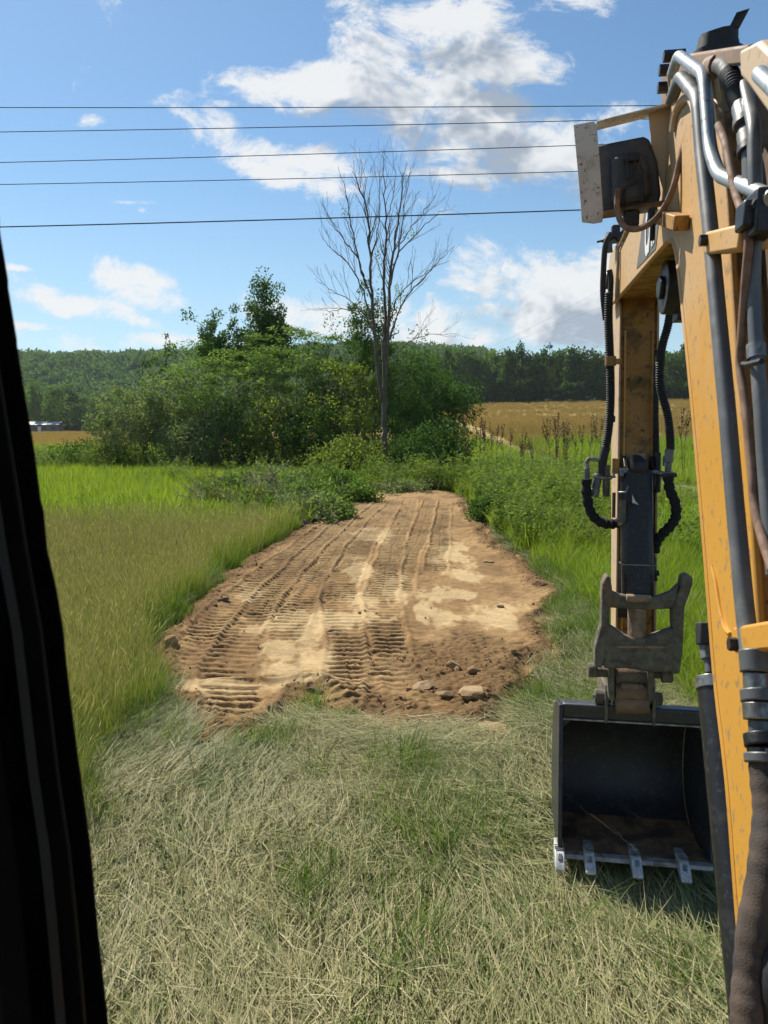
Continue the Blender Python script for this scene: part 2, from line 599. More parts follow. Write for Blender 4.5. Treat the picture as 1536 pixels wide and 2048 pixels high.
LANE_X = 11.45
def lane_x(y):
    return LANE_X + 0.3 * np.sin(np.asarray(y) / 14.0)


gx = axis([(-1500, -900, 5), (-900, -300, 24), (-300, -60, 40), (-60, -12, 32), (-12, 16, 70), (16, 60, 30), (60, 300, 40), (300, 900, 24), (900, 1500, 5)])
gy = axis([(-300, -10, 10), (-10, 40, 80), (40, 120, 50), (120, 330, 50), (330, 900, 50), (900, 2200, 14)])
XX, YY = np.meshgrid(gx, gy)
ZZ = terrain(XX, YY)
nx, ny = len(gx), len(gy)
idx = np.arange(nx * ny).reshape(ny, nx)
quads = np.stack([idx[:-1, :-1], idx[:-1, 1:], idx[1:, 1:], idx[1:, :-1]], -1).reshape(-1, 4)

m, g = new_mat('field_ground')
geo = g.n('ShaderNodeNewGeometry', out=None)
pos = geo.outputs['Position']
att = g.n('ShaderNodeAttribute', attribute_name='Col', out=0)
n1 = g.noise(pos, 0.35, 6, 0.6)
n2 = g.noise(g.n('ShaderNodeMapping', pos, (0, 0, 0), (0, 0, 0.12), (0.02, 0.25, 0.2)), 1.0, 5, 0.6)
n3 = g.noise(pos, 9.0, 5, 0.7)
k = g.m('ADD', g.m('MULTIPLY', n1, 0.5), g.m('MULTIPLY', n2, 0.5))
k = g.m('MULTIPLY_ADD', g.m('SUBTRACT', k, 0.5), 1.5, g.m('MULTIPLY_ADD', g.m('SUBTRACT', n3, 0.5), 0.9, 1.0))
vm = g.v('SCALE', att)
g.t.links.new(k, vm.node.inputs['Scale'])
b = g.n('ShaderNodeBump', i_Strength=0.8, i_Distance=0.15, i_Height=g.noise(pos, 3.0, 8, 0.75))
gp = g.n('ShaderNodeBsdfPrincipled', vm, 0.0, 0.95, out=None)
gp.inputs['Specular IOR Level'].default_value = 0.1
g.t.links.new(b, gp.inputs['Normal'])
M['ground'] = finish(m, g, gp.outputs[0])


def add_col(me, col, name='Col'):
    a = me.attributes.new(name, 'FLOAT_COLOR', 'POINT')
    c = np.ones((len(col), 4), np.float32)
    c[:, :3] = col
    a.data.foreach_set('color', c.ravel())


def lerp(a, b, t):
    return np.asarray(a) * (1 - t[..., None]) + np.asarray(b) * t[..., None]


fx, fy = XX.ravel(), YY.ravel()
col = np.tile(np.array((.10, .085, .045)), (len(fx), 1))                 # thatch and soil under the cut grass
far = sstep(fy, 34, 60)
col = lerp(col, np.array((.075, .095, .03)), sstep(fy, 12, 24)[:, None][:, 0])
tanf = sstep(fy, 55, 85)
col = lerp(col, np.array((.30, .215, .085)), tanf)
stripe = sstep(fbm(fx / 60, fy / 14, 3, 77), .5, .7) * tanf * .5
col = lerp(col, np.array((.24, .21, .075)), stripe)
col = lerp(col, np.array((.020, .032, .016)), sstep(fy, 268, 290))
me = mesh_np('ground', np.stack([fx, fy, ZZ.ravel()], -1), [quads], [M['ground']], smooth=True)
add_col(me, col)
tag(link(bpy.data.objects.new('ground', me)), 'grassy farmland rolling away to a wooded hill', 'ground', kind='structure')

# gravel lane on the right
m, g = new_mat('lane_gravel')
pos = g.n('ShaderNodeNewGeometry', out=0)
nn = g.noise(pos, 22, 6, 0.75)
c_ = g.mix(g.ss(nn, .35, .65), (.17, .155, .135), (.34, .32, .29))
c_ = g.mix(g.ss(g.noise(pos, .8, 4, .6), .52, .66), c_, (.12, .14, .05))
b = g.n('ShaderNodeBump', i_Strength=0.9, i_Distance=0.03, i_Height=nn)
p_ = g.n('ShaderNodeBsdfPrincipled', c_, 0.0, 0.9, out=None)
g.t.links.new(b, p_.inputs['Normal'])
M['gravel'] = finish(m, g, p_.outputs[0])
ly_ = np.linspace(-30, 56, 130)
vs, fs = [], []
for i, y in enumerate(ly_):
    for j in range(7):
        o_ = (j / 6 - .5) * 1.9
        x = float(lane_x(y)) + o_
        vs.append((x, y, float(terrain(x, y)) + 0.02 + 0.05 * (1 - (o_ / 1.15) ** 2) - 0.03 * (j in (0, 6))))
for i in range(len(ly_) - 1):
    for j in range(6):
        a = i * 7 + j
        fs.append((a, a + 1, a + 8, a + 7))
me = mesh_np('gravel_lane', vs, [np.array(fs)], [M['gravel']], smooth=True)
tag(link(bpy.data.objects.new('gravel_lane', me)), 'narrow pale gravel lane running through the grass', 'lane', kind='structure')

# ------------------------------------------------------------------ the scraped soil strip with track prints
sxs = np.arange(-3.3, 3.5, 0.021)
sys_ = []
y = 5.7
while y < Y_END + 0.6:
    sys_.append(y)
    y += 0.0095 + 0.0013 * (y - 5.7)
sys_ = np.array(sys_)
SX, SYY = np.meshgrid(sxs, sys_)
ins = strip_inside(SX, SYY)
H = 0.050 + (fbm(SX * .9, SYY * .5, 3, 3) - .5) * .06
fine = fbm(SX * 9, SYY * 9, 4, 8, .6) - .5
crumb = fbm(SX * 26, SYY * 26, 3, 21, .65) - .5
ridged = 1 - np.abs(2 * fbm(SX * 5, SYY * 5, 3, 41) - 1)


def ell(px, py, a, b_, rot=0):
    """soft patch on the ground: centre and half sizes given in photo pixels"""
    c = gnd(px, py)
    ex = (gnd(px + a, py)[0] - c[0])
    ey = (gnd(px, py - b_)[1] - gnd(px, py + b_)[1]) / 2
    dx, dy = SX - c[0], SYY - c[1]
    dx2 = dx * cos(rot) + dy * sin(rot)
    dy2 = -dx * sin(rot) + dy * cos(rot)
    return 1 - np.hypot(dx2 / ex, dy2 / ey)


clay = np.full(SX.shape, -9.0)
for p in [(605, 1310, 78, 34), (560, 1345, 50, 14), (640, 1245, 80, 24), (560, 1250, 60, 22), (745, 1075, 42, 14), (715, 1150, 26, 34), (722, 1215, 40, 24), (735, 1240, 60, 14), (790, 1190, 26, 24),
          (880, 1190, 58, 18), (905, 1110, 36, 20), (925, 1150, 40, 16), (900, 1240, 44, 20), (845, 1235, 14, 22), (985, 1240, 56, 24), (1010, 1225, 30, 14), (500, 1195, 24, 14), (450, 1385, 90, 12), (610, 1372, 70, 8), (770, 1250, 40, 10), (880, 1130, 26, 16)]:
    clay = np.maximum(clay, ell(*p))
warp = (fbm(SX * 1.1, SYY * 1.1, 2, 54) - .5) * .5
clay = sstep(clay + (fbm(SX * 3.2 + warp, SYY * 1.6, 4, 55) - .5) * 2.1 + (fbm(SX * 17, SYY * 5, 3, 58) - .5) * .9, -0.15, 0.40)

# track prints: sequences of cleat bars along each pass
PASSES = [
    ([(800, 1190), (815, 1120), (845, 1060), (862, 1000)], .22, .17, .2),
    ([(870, 1150), (880, 1080), (890, 1005)], .20, .17, .1),
    ([(620, 1215), (680, 1110), (765, 1020), (800, 1000)], .26, .17, .5),
    ([(372, 1355), (445, 1240), (560, 1132), (665, 1056), (750, 1000)], .27, .155, 1.0),
    ([(470, 1448), (455, 1345), (535, 1208), (630, 1108), (740, 1008)], .28, .155, .0),
    ([(560, 1290), (600, 1200), (680, 1095), (770, 1000)], .25, .155, .6),
    ([(710, 1428), (706, 1300), (676, 1205), (722, 1090), (800, 1000)], .27, .155, .3),
    ([(785, 1432), (778, 1300), (758, 1205), (788, 1090), (825, 1000)], .24, .155, .72),
]
track = np.zeros(SX.shape)
tmask = np.zeros(SX.shape)
for pts, hw, pitch, ph in PASSES:
    P = np.array([gnd(*p)[:2] for p in pts])
    P = P[np.argsort(P[:, 1])]
    cx = np.interp(SYY, P[:, 1], P[:, 0])
    wob = (fbm(SYY * .8, SX * 0 + ph * 7, 2, 61) - .5) * .10
    d = SX - cx - wob
    rag = (fbm(SX * 6, SYY * 6, 3, 83 + int(ph * 10)) - .5)
    env = sstep(hw - np.abs(d) + rag * .16, 0, .07) * sstep(SYY, P[0, 1] - .1, P[0, 1] + .25) * sstep(P[-1, 1] - SYY, 0, 1.0)
    phase = (SYY + 0.06 * d + (fbm(SX * 3, SYY * 3, 2, 71) - .5) * .05) / pitch + ph
    saw = phase - np.floor(phase)
    bar = sstep(saw, .0, .16) * (1 - sstep(saw, .36, .80))      # pressed slot, then a raised pad
    gap = 1 - .30 * np.exp(-(d / .012) ** 2)
    bar = bar * gap * (.85 + .25 * fbm(SX * 5, SYY * 5, 2, 81))
    fade = .35 + .65 * np.maximum(sstep(fbm(SX * 1.4, SYY * .9, 3, 91 + int(ph * 10)), .32, .55), sstep(SYY, 10, 14))
    keep = env * fade
    track = track * (1 - keep) + (bar * .047 - .024) * keep * (.55 + .9 * fbm(SX * 2.3, SYY * 1.7, 3, 85))
    along = sstep(SYY, P[0, 1] - .1, P[0, 1] + .25) * sstep(P[-1, 1] - SYY, 0, 1.0)
    track = track + (.030 * np.exp(-((np.abs(d) - hw - .02) / .035) ** 2) - .012 * (np.abs(d) < hw)) * along * (.4 + .9 * fbm(SX * 3, SYY * 1.2, 3, 87 + int(ph * 10)))
    tmask = np.maximum(tmask, keep)
loose = sstep(ell(930, 1350, 190, 120) + (fbm(SX * 2, SYY * 2, 3, 95) - .5) * .9, 0.0, .5)
H += track * (1 - .55 * clay * (1 - .7 * tmask)) * (1 - loose * .85)
H += fine * (.030 + .050 * loose) * (1 - .75 * clay) * (1 - .4 * tmask) + crumb * (.018 + .035 * loose) * (1 - .7 * clay)
edge = np.exp(-((ins - .22) / .22) ** 2)
H += edge * (.01 + .055 * ridged * (.3 + fbm(SX * 3, SYY * 3, 2, 43))) + edge * crumb * .05
# a blade line left across the near end, and shallow ruts
yb = gnd(560, 1372)[1] + (SX + 1.0) * .05
H += .05 * np.exp(-((SYY - yb) / .05) ** 2) * sstep(SX, -1.9, -1.6) * sstep(-.45 - SX, 0, .2)
H += -.03 * np.exp(-((SYY - yb - .13) / .06) ** 2) * sstep(SX, -1.9, -1.6) * sstep(-.45 - SX, 0, .2)
H = np.where(ins > 0, H * sstep(ins, 0, .30) + .006, -.03 + .25 * np.minimum(ins, 0))
H = H + terrain(SX, SYY)
keepv = ins > -0.12
sid = np.arange(SX.size).reshape(SX.shape)
q = np.stack([sid[:-1, :-1], sid[:-1, 1:], sid[1:, 1:], sid[1:, :-1]], -1).reshape(-1, 4)
kq = keepv.ravel()[q].all(1)
q = q[kq]
used = np.unique(q)
remap = np.full(SX.size, -1)
remap[used] = np.arange(len(used))
brown, topsoil, pale = np.array((.305, .187, .074)), np.array((.170, .100, .042)), np.array((.53, .385, .185))
base = lerp(brown, np.array((.375, .240, .102)), sstep(fbm(SX * 1.3, SYY * .9, 4, 12), .35, .7))
base = lerp(base, topsoil, np.clip(.75 * sstep(edge * (.4 + fbm(SX * 2, SYY * 2, 3, 14)), .35, .8) + .35 * loose, 0, 1))
base = lerp(base, topsoil, .45 * sstep(fbm(SX * 6, SYY * 6, 3, 15), .55, .75))
base = lerp(base, np.array((.44, .305, .142)), tmask * sstep(track, -.008, .016) * .75)
base = lerp(base, pale, clay * .92)
base = lerp(base, base * .72, loose * .8)
base = lerp(base, topsoil * 1.1, .55 * sstep(fbm(SX * 2.2, SYY * 1.1, 4, 19), .50, .68) * (1 - .7 * clay))
base = base * (.80 * (1 + .55 * crumb + .45 * fine))[..., None] * np.array((1.0, .985, 1.04))
m, g = new_mat('bare_soil')
pos = g.n('ShaderNodeNewGeometry', out=0)
att = g.n('ShaderNodeAttribute', attribute_name='Col', out=0)
nz = g.noise(pos, 55, 5, .7)
vm = g.v('SCALE', att)
g.t.links.new(g.m('MULTIPLY_ADD', nz, .7, .65), vm.node.inputs['Scale'])
b = g.n('ShaderNodeBump', i_Strength=0.7, i_Distance=0.012, i_Height=g.noise(pos, 70, 6, .7))
p_ = g.n('ShaderNodeBsdfPrincipled', vm, 0.0, 0.95, out=None)
p_.inputs['Specular IOR Level'].default_value = .15
g.t.links.new(b, p_.inputs['Normal'])
M['soil'] = finish(m, g, p_.outputs[0])
me = mesh_np('dirt_track', np.stack([SX.ravel(), SYY.ravel(), H.ravel()], -1)[used], [remap[q]], [M['soil']], smooth=True)
add_col(me, base.reshape(-1, 3)[used])
tag(link(bpy.data.objects.new('dirt_track', me)), 'strip of bare brown soil printed with track marks', 'dirt path', kind='structure')


def soil_h(x, y):
    i = np.clip(np.searchsorted(sys_, y), 0, len(sys_) - 1)
    j = np.clip(((np.asarray(x) - sxs[0]) / .021).astype(int), 0, len(sxs) - 1)
    return H[i, j]


# ------------------------------------------------------------------ the excavator the photograph is taken from
EX = empty('excavator', (0, 0, 0), -YAW)
tag(EX, 'yellow tracked excavator with black bucket and muddy thumb, seen from its cab', 'excavator')
BX0, BX1, BC = .615, .895, .755          # boom sides and centre plane

# --- boom: two side plates, belly and back plates between them
low = [(4.66, 3.205), (3.13, 3.212), (3.06, 3.19), (2.985, 3.13), (2.92, 3.04), (2.86, 2.945), (2.638, 2.575), (2.369, 2.072), (2.222, 1.783), (2.059, 1.545), (1.924, 1.274), (1.80, 1.05), (1.62, .72)]
top_ = [(1.42, .70), (1.36, .86)] + [tuple(PX(*p, BX0)[1:]) for p in [(1540, 1650), (1520, 1330), (1498, 1000), (1470, 700), (1452, 400), (1438, 262)]] + [(2.60, 3.60), (2.82, 3.70), (3.02, 3.735), (3.20, 3.715), (3.78, 3.52), (4.375, 3.455), (4.66, 3.45), (4.735, 3.38), (4.735, 3.27)]
mb = MB().prism(low + top_, BX0, BX0 + .022)
boom = mb.build('boom', M['yellow'], EX, bevel=.006)
MB().prism(low + top_, BX1 - .022, BX1).build('side_plate', M['yellow'], boom, bevel=.004)
inner = [(y + .012, z + .018) if i > 1 else (y, z + .018) for i, (y, z) in enumerate(low)] + [(y, z - .02) for y, z in top_]
# belly/back plate as a closed ring set inside the side plates
n = len(inner)
vs, fs = [], []
for (y, z) in inner:
    vs += [(BX0 + .022, y, z), (BX1 - .022, y, z)]
for i in range(n):
    a, b2 = 2 * i, 2 * ((i + 1) % n)
    fs.append((a, a + 1, b2 + 1, b2))
MB().add(vs, fs).build('belly_plate', M['brown_yellow'], boom)
# bright weld edge along the belly side of the near plate
wp = [(BX0 + .004, y - .004, z - .002) for y, z in low[1:]]
MB().tube(smooth_path(wp, 3), .011, 6).build('weld_edge', M['yellow'], boom)
# long weld bead on the side
wb = [PX(*p, BX0 - .003) for p in [(1424, 1130), (1432, 1165), (1440, 1215), (1450, 1255), (1460, 1268)]]
MB().tube(smooth_path(wb, 4), .006, 6).build('weld_bead', M['yellow'], boom)
# dusty knee cap plate: the arched rim around the knee
arch = [PX(*p, BX0 - .006) for p in [(1346, 262), (1352, 228), (1366, 202), (1380, 196), (1390, 215), (1394, 250)]]
MB().tube(smooth_path(arch, 5), .016, 8).build('knee_rim', M['dusty_yellow'], boom)
# nose plate, pin and boss
MB().prism([(4.43, 3.19), (4.74, 3.19), (4.78, 3.25), (4.78, 3.40), (4.72, 3.50), (4.43, 3.50)], BX0 - .014, BX0 - .001).build('nose_plate', M['dusty_yellow'], boom, bevel=.004)
MB().prism([(4.43, 3.19), (4.74, 3.19), (4.78, 3.25), (4.78, 3.40), (4.72, 3.50), (4.43, 3.50)], BX1 + .001, BX1 + .014).build('nose_plate', M['dusty_yellow'], boom, bevel=.004)
MB().cyl((BX0 - .05, 4.60, 3.33), (BX1 + .05, 4.60, 3.33), .05, 20).build('boom_pin', M['black'], boom, bevel=.004)
# swivel disc on the far belly side of the nose
dc = PF(1340, 575, 3.55)
MB().cyl((dc[0] - .03, dc[1], dc[2]), (dc[0] + .035, dc[1], dc[2]), .115, 26).cyl((dc[0] - .05, dc[1], dc[2]), (dc[0] - .028, dc[1], dc[2]), .05, 18).build('pin_disc', M['black'], boom, bevel=.005)
MB().box((dc[0] + .06, dc[1] + .02, dc[2] - .11), (.06, .10, .07)).build('pin_bracket', M['black'], boom, bevel=.005)
# print on the boom: dark panel with white letters
pc = [PX(*p, BX0 - .0025) for p in [(1273, 538), (1311, 498), (1319, 425), (1300, 400), (1290, 410)]]
MB().add(pc + [(BX0 + .002, p[1], p[2]) for p in pc], [tuple(range(5)), tuple(reversed(range(5, 10)))] + [(i, i + 5, (i + 1) % 5 + 5, (i + 1) % 5) for i in range(5)]).build('decal', M['decal'], boom, smooth=False)
fc = bpy.data.curves.new('lettering', 'FONT')
fc.body = 'CAT'
fc.size = .235
fc.extrude = .001
fc.offset = .009
fc.space_character = .92
ftmp = bpy.data.objects.new('lettering_curve', fc)
SC.collection.objects.link(ftmp)
bpy.context.view_layer.update()
fme = bpy.data.meshes.new_from_object(ftmp.evaluated_get(bpy.context.evaluated_depsgraph_get()))
bpy.data.objects.remove(ftmp)
fme.materials.clear()
fme.materials.append(M['white'])
fo = link(bpy.data.objects.new('lettering', fme), boom)
a0, a1 = np.array(PX(1289, 514, BX0 - .005)), np.array(PX(1306, 500, BX0 - .005))
dd = a1 - a0
fo.location = tuple(a0)
ang = atan2(dd[2], -dd[1])
# text X runs towards the machine (-y), text Y runs up, text faces -x
bx = Vector((0, -1, 0)); by = Vector((0, 0, 1)); bz = Vector((-1, 0, 0))
R = Matrix((bx, by, bz)).transposed()
fo.scale = (.56, 1.15, 1)
fo.rotation_euler = (R @ Matrix.Rotation(0.10, 3, 'Z')).to_euler()

# --- plate added behind the pipes, dark brown to paint in shadowed boom metal
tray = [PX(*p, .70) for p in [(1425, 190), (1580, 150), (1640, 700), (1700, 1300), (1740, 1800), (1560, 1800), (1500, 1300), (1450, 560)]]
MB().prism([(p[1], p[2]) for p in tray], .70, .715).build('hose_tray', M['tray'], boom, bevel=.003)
# cross tube, cap and cylinder head at the knee
ct0, ct1 = PX(1392, 122, .60), PX(1516, 108, .60)
MB().bar(ct0, ct1, .055, .045).build('cross_tube', M['rust'], boom, bevel=.008)
k0 = PX(1490, 60, .60)
MB().prism([(PX(*p, .6)[1], PX(*p, .6)[2]) for p in [(1512, 98), (1552, 78), (1600, 120), (1600, 260), (1528, 165), (1514, 150)]], .56, .80).build('cylinder_bracket', M['dusty_yellow'], boom, bevel=.01)
# black bellows cap with torn top
cb = PX(1434, 112, .66)
rings = [(0, .082), (.022, .082), (.026, .066), (.05, .064)]
mb = MB().tube([(cb[0], cb[1], cb[2] - .015 + h) for h, r_ in rings], [r_ for h, r_ in rings], 20)
lx, ly, lz = cb
tornl = []
for i in range(16):
    a = 2 * pi * i / 16
    hgt = .075 + .030 * max(0, cos(a - .35)) ** 3 + random.uniform(-.004, .006)
    tornl.append((lx + .06 * cos(a), ly + .06 * sin(a), lz - .015 + hgt))
basel = [(lx + .062 * cos(2 * pi * i / 16), ly + .062 * sin(2 * pi * i / 16), lz + .033) for i in range(16)]
mb.add(basel + tornl, [(i, (i + 1) % 16, (i + 1) % 16 + 16, i + 16) for i in range(16)])
tp = PX(1449, 62, .66)
mb.add([(lx + .025, ly - .03, lz + .07), (lx + .06, ly + .02, lz + .07), (lx + .058, ly, lz + .125), (lx + .09, ly - .01, lz + .132), (lx + .050, ly - .012, lz + .122)], [(0, 1, 2), (1, 3, 2), (0, 2, 4), (0, 4, 3, 1)])
mb.build('rubber_cap', M['rubber'], boom)
for p in [(1343, 112), (1334, 140), (1331, 175)]:
    c0 = PX(*p, .62)
    MB().cyl((c0[0] - .03, c0[1], c0[2]), (c0[0] + .05, c0[1], c0[2]), .022, 6).build('bolt', M['black'], boom)
MB().prism([(PX(*p, .64)[1], PX(*p, .64)[2]) for p in [(1330, 210), (1330, 160), (1342, 118), (1365, 108), (1400, 120), (1420, 200), (1360, 240)]], .625, .66).build('knee_lug', M['rust'], boom, bevel=.004)

# --- hydraulic pipes on the boom side
def pipe(name, pts, r, mat, parent=boom, n=8, seg=10):
    return MB().tube(smooth_path(pts, n), r, seg).build(name, mat, parent)

def sharp_pipe(name, pts, r, mat, parent=boom):
    """bent steel tube: straight legs, tight bends"""
    P = [np.array(p) for p in pts]
    out = [P[0]]
    for i in range(1, len(P) - 1):
        a = P[i] + (P[i - 1] - P[i]) / np.linalg.norm(P[i - 1] - P[i]) * min(.05, .4 * np.linalg.norm(P[i - 1] - P[i]))
        c = P[i] + (P[i + 1] - P[i]) / np.linalg.norm(P[i + 1] - P[i]) * min(.05, .4 * np.linalg.norm(P[i + 1] - P[i]))
        for t in np.linspace(0, 1, 6):
            out.append((1 - t) ** 2 * a + 2 * t * (1 - t) * P[i] + t * t * c)
    out.append(P[-1])
    return MB().tube(out, r, 14).build(name, mat, parent)

p1 = [PX(1344, 148, .585), PX(1357, 110, .565), PX(1408, 148, .555), PX(1420, 300, .555), PX(1437, 350, .555), PX(1545, 396, .575)]
sharp_pipe('steel_pipe', p1, .0185, M['chrome'])
p2 = [PX(1343, 200, .59), PX(1361, 152, .565), PX(1396, 195, .555), PX(1404, 300, .555), PX(1420, 450, .555), PX(1437, 640, .555), PX(1455, 830, .555), PX(1470, 1010, .555), PX(1490, 1225, .555), PX(1503, 1330, .55)]
sharp_pipe('steel_pipe', p2, .0215, M['greytube'])
p3 = [PX(1490, 170, .60), PX(1508, 250, .57), PX(1512, 420, .57), PX(1506, 560, .57), PX(1513, 700, .57), PX(1523, 830, .57), PX(1531, 960, .57), PX(1548, 1150, .57)]
sharp_pipe('steel_pipe', p3, .0165, M['greytube'])
for p in [(1512, 690)]:
    c0 = PX(p[0], p[1], .57); c1 = PX(p[0] + 2, p[1] + 28, .57)
    MB().cyl(c0, c1, .022, 12).build('pipe_collar', M['steel'], boom)
    MB().tube([PX(1478, 727, .562), PX(1496, 729, .545), PX(1524, 722, .545)], .007, 6).build('cable_tie', M['rubber'], boom)
p4 = [PX(1520, 148, .52), PX(1560, 186, .50)]
MB().tube(p4, .017, 14).build('steel_pipe', M['chrome'], boom)
# elbow, ribbed hose and couplings at the knee
rp = smooth_path([PX(1424, 140, .60), PX(1446, 132, .585), PX(1462, 155, .58), PX(1472, 190, .58), PX(1484, 215, .58)], 14)
MB().tube(rp, [.023 + .003 * (i % 2) for i in range(len(rp))], 14).build('ribbed_hose', M['rubber'], boom)
MB().tube(smooth_path([PX(1412, 150, .60), PX(1424, 134, .592), PX(1440, 130, .588)], 4), [.032] * 9, 14).build('elbow_clamp', M['brownhose'], boom)
for (a, b2, r_, mm) in [((1484, 213), (1491, 240), .026, 'steel'), ((1491, 240), (1493, 252), .031, 'greytube'), ((1493, 252), (1495, 268), .022, 'black'), ((1495, 266), (1499, 292), .026, 'steel'), ((1499, 292), (1501, 306), .030, 'black'), ((1501, 304), (1504, 400), .021, 'greytube')]:
    MB().cyl(PX(*a, .58), PX(*b2, .58), r_, 12).build('hose_fitting', M[mm], boom, bevel=.002)
v0 = PX(1520, 432, .57)
MB().box(v0, (.05, .11, .10)).box((v0[0] - .03, v0[1], v0[2]), (.03, .07, .06)).build('valve_block', M['black'], boom, bevel=.006)
v1 = PX(1505, 418, .55)
MB().tube([(v1[0], v1[1] - .04, v1[2]), (v1[0], v1[1] + .05, v1[2] + .02)], .012, 8).build('valve_fitting', M['black'], boom)
# brown dusty hose snaking along the pipes
pipe('dusty_hose', [PX(*p, .55) for p in [(1437, 250), (1452, 290), (1470, 380), (1494, 450), (1497, 487), (1491, 560), (1483, 677), (1480, 734), (1492, 819), (1505, 950), (1508, 1000), (1520, 1060), (1545, 1140)]], .0105, M['brownhose'])
# pipe clamps (yellow blocks with bolt heads)
for (a, b2, sz) in [((1408, 487), (1478, 474), .042), ((1466, 1280), (1560, 1268), .045)]:
    A, B = PX(*a, .535), PX(*b2, .535)
    cl = MB().bar((.570, A[1], A[2]), (.570, B[1], B[2]), .072, .060).build('pipe_clamp', M['yellow'], boom, bevel=.008)
    MB().cyl((.515, A[1] - .035, A[2]), (.545, A[1] - .035, A[2]), .016, 6).cyl((.570, A[1] + .018, A[2]), (.570, A[1] - .01, A[2]), .016, 6).build('clamp_bolt', M['black'], cl)
c0, c1 = PX(1330, 432, .60), PX(1372, 446, .60)
MB().bar((.585, c0[1], c0[2]), (.585, c1[1], c1[2]), .05, .05).build('pipe_clamp', M['brown_yellow'], boom, bevel=.004)
MB().box((.555, c0[1] + .01, c0[2]), (.03, .045, .065)).cyl((.555, c0[1], c0[2] - .09), (.555, c0[1], c0[2] + .02), .010, 8).build('clamp_bolt', M['black'], boom, bevel=.003)
# lower couplings and the sleeved hose
for (a, b2, r_, mm) in [((1506, 1300), (1510, 1345), .030, 'greytube'), ((1510, 1345), (1512, 1380), .025, 'steel'), ((1512, 1380), (1515, 1405), .033, 'greytube'), ((1515, 1405), (1518, 1440), .031, 'steel'), ((1518, 1440), (1520, 1470), .022, 'greytube'), ((1520, 1468), (1524, 1494), .034, 'black'), ((1524, 1494), (1525, 1506), .030, 'black'), ((1525, 1506), (1527, 1526), .037, 'greytube')]:
    MB().cyl(PX(*a, .535), PX(*b2, .535), r_, 12).build('hose_fitting', M[mm], boom, bevel=.003)
hp = smooth_path([PX(1527, 1526, .535), PX(1534, 1620, .53), PX(1528, 1720, .51), PX(1508, 1840, .48), PX(1496, 1960, .46), PX(1494, 2060, .45), PX(1500, 2200, .45)], 12)
MB().tube(hp, [.028 + .0010 * sin(i * .37) + .0008 * sin(i * 1.3) for i in range(len(hp))], 18).build('sleeved_hose', M['dustyhose'], boom)
hp = smooth_path([PX(1560, 1500, .56), PX(1556, 1640, .55), PX(1550, 1800, .53), PX(1546, 1960, .50), PX(1548, 2120, .50)], 10)
MB().tube(hp, .030, 14).build('sleeved_hose', M['rubber'], boom)
MB().tube(smooth_path([PX(1488, 1800, .60), PX(1482, 1835, .59), PX(1486, 1880, .585), PX(1492, 1930, .585)], 6), .009, 8).build('lock_wire', M['yellow'], boom)
# --- boom cylinder in front of the boom
ca, cb2 = PX(1431, 1362, .745), PX(1520, 2200, .745)
mb = MB().cyl(ca, cb2, .062, 22)
cyl = mb.build('boom_cylinder', M['black'], EX, bevel=.004)
ct = np.array(ca); cd = (np.array(cb2) - ct) / np.linalg.norm(np.array(cb2) - ct)
MB().cyl(ct - cd * .012, ct + cd * .03, .067, 22).build('gland_collar', M['steel'], cyl, bevel=.003)
MB().cyl((.755, 2.34, 2.02), ct, .032, 18).build('piston_rod', M['chrome'], cyl)
f0 = PX(1414, 1255, .69)
MB().cyl(PX(1411, 1246, .69), PX(1413, 1290, .69), .034, 8).build('port_fitting', M['rubber'], cyl, bevel=.004)
MB().cyl(PX(1413, 1292, .69), PX(1416, 1318, .69), .024, 6).cyl(PX(1416, 1318, .69), PX(1419, 1345, .69), .014, 10).build('port_fitting', M['greytube'], cyl)
# foot bracket, deck and tracks under and behind the viewer (just out of the frame)
MB().prism([(1.0, .45), (1.75, .45), (1.85, .80), (1.60, 1.0), (1.30, .98), (.95, .80)], .58, .60).prism([(1.0, .45), (1.75, .45), (1.85, .80), (1.60, 1.0), (1.30, .98), (.95, .80)], .91, .93).build('boom_foot_bracket', M['yellow'], EX, bevel=.006)
MB().prism([(-1.9, .72), (1.05, .72), (1.05, .95), (-1.6, 1.02), (-1.95, .95)], -.75, 1.45).build('deck', M['yellow'], EX, bevel=.03)
for x in (-.75, 1.0):
    outl = [(1.15 * cos(a) * 1.0 + (.35 if cos(a) > 0 else -.35), .34 + .32 * sin(a)) for a in np.linspace(0, 2 * pi, 28, endpoint=False)]
    MB().prism([(y - .15, z) for y, z in outl], x, x + .45).build('track', M['rubber'], EX, bevel=.02)
MB().cyl((.35, -.2, .35), (.35, -.2, .74), .5, 30).build('slew_ring', M['black'], EX)

# --- stick (dipper arm) hanging from the nose
def sp(t, off):
    """point on the stick: t along its camera-side face (0 top .. 1 bottom), off metres behind that face"""
    a, b2 = np.array((4.565, 3.08)), np.array((4.235, .98))
    d = (b2 - a) / np.linalg.norm(b2 - a)
    nrm = np.array((-d[1], d[0]))
    p = a + (b2 - a) * t + nrm * off
    return (float(p[0]), float(p[1]))

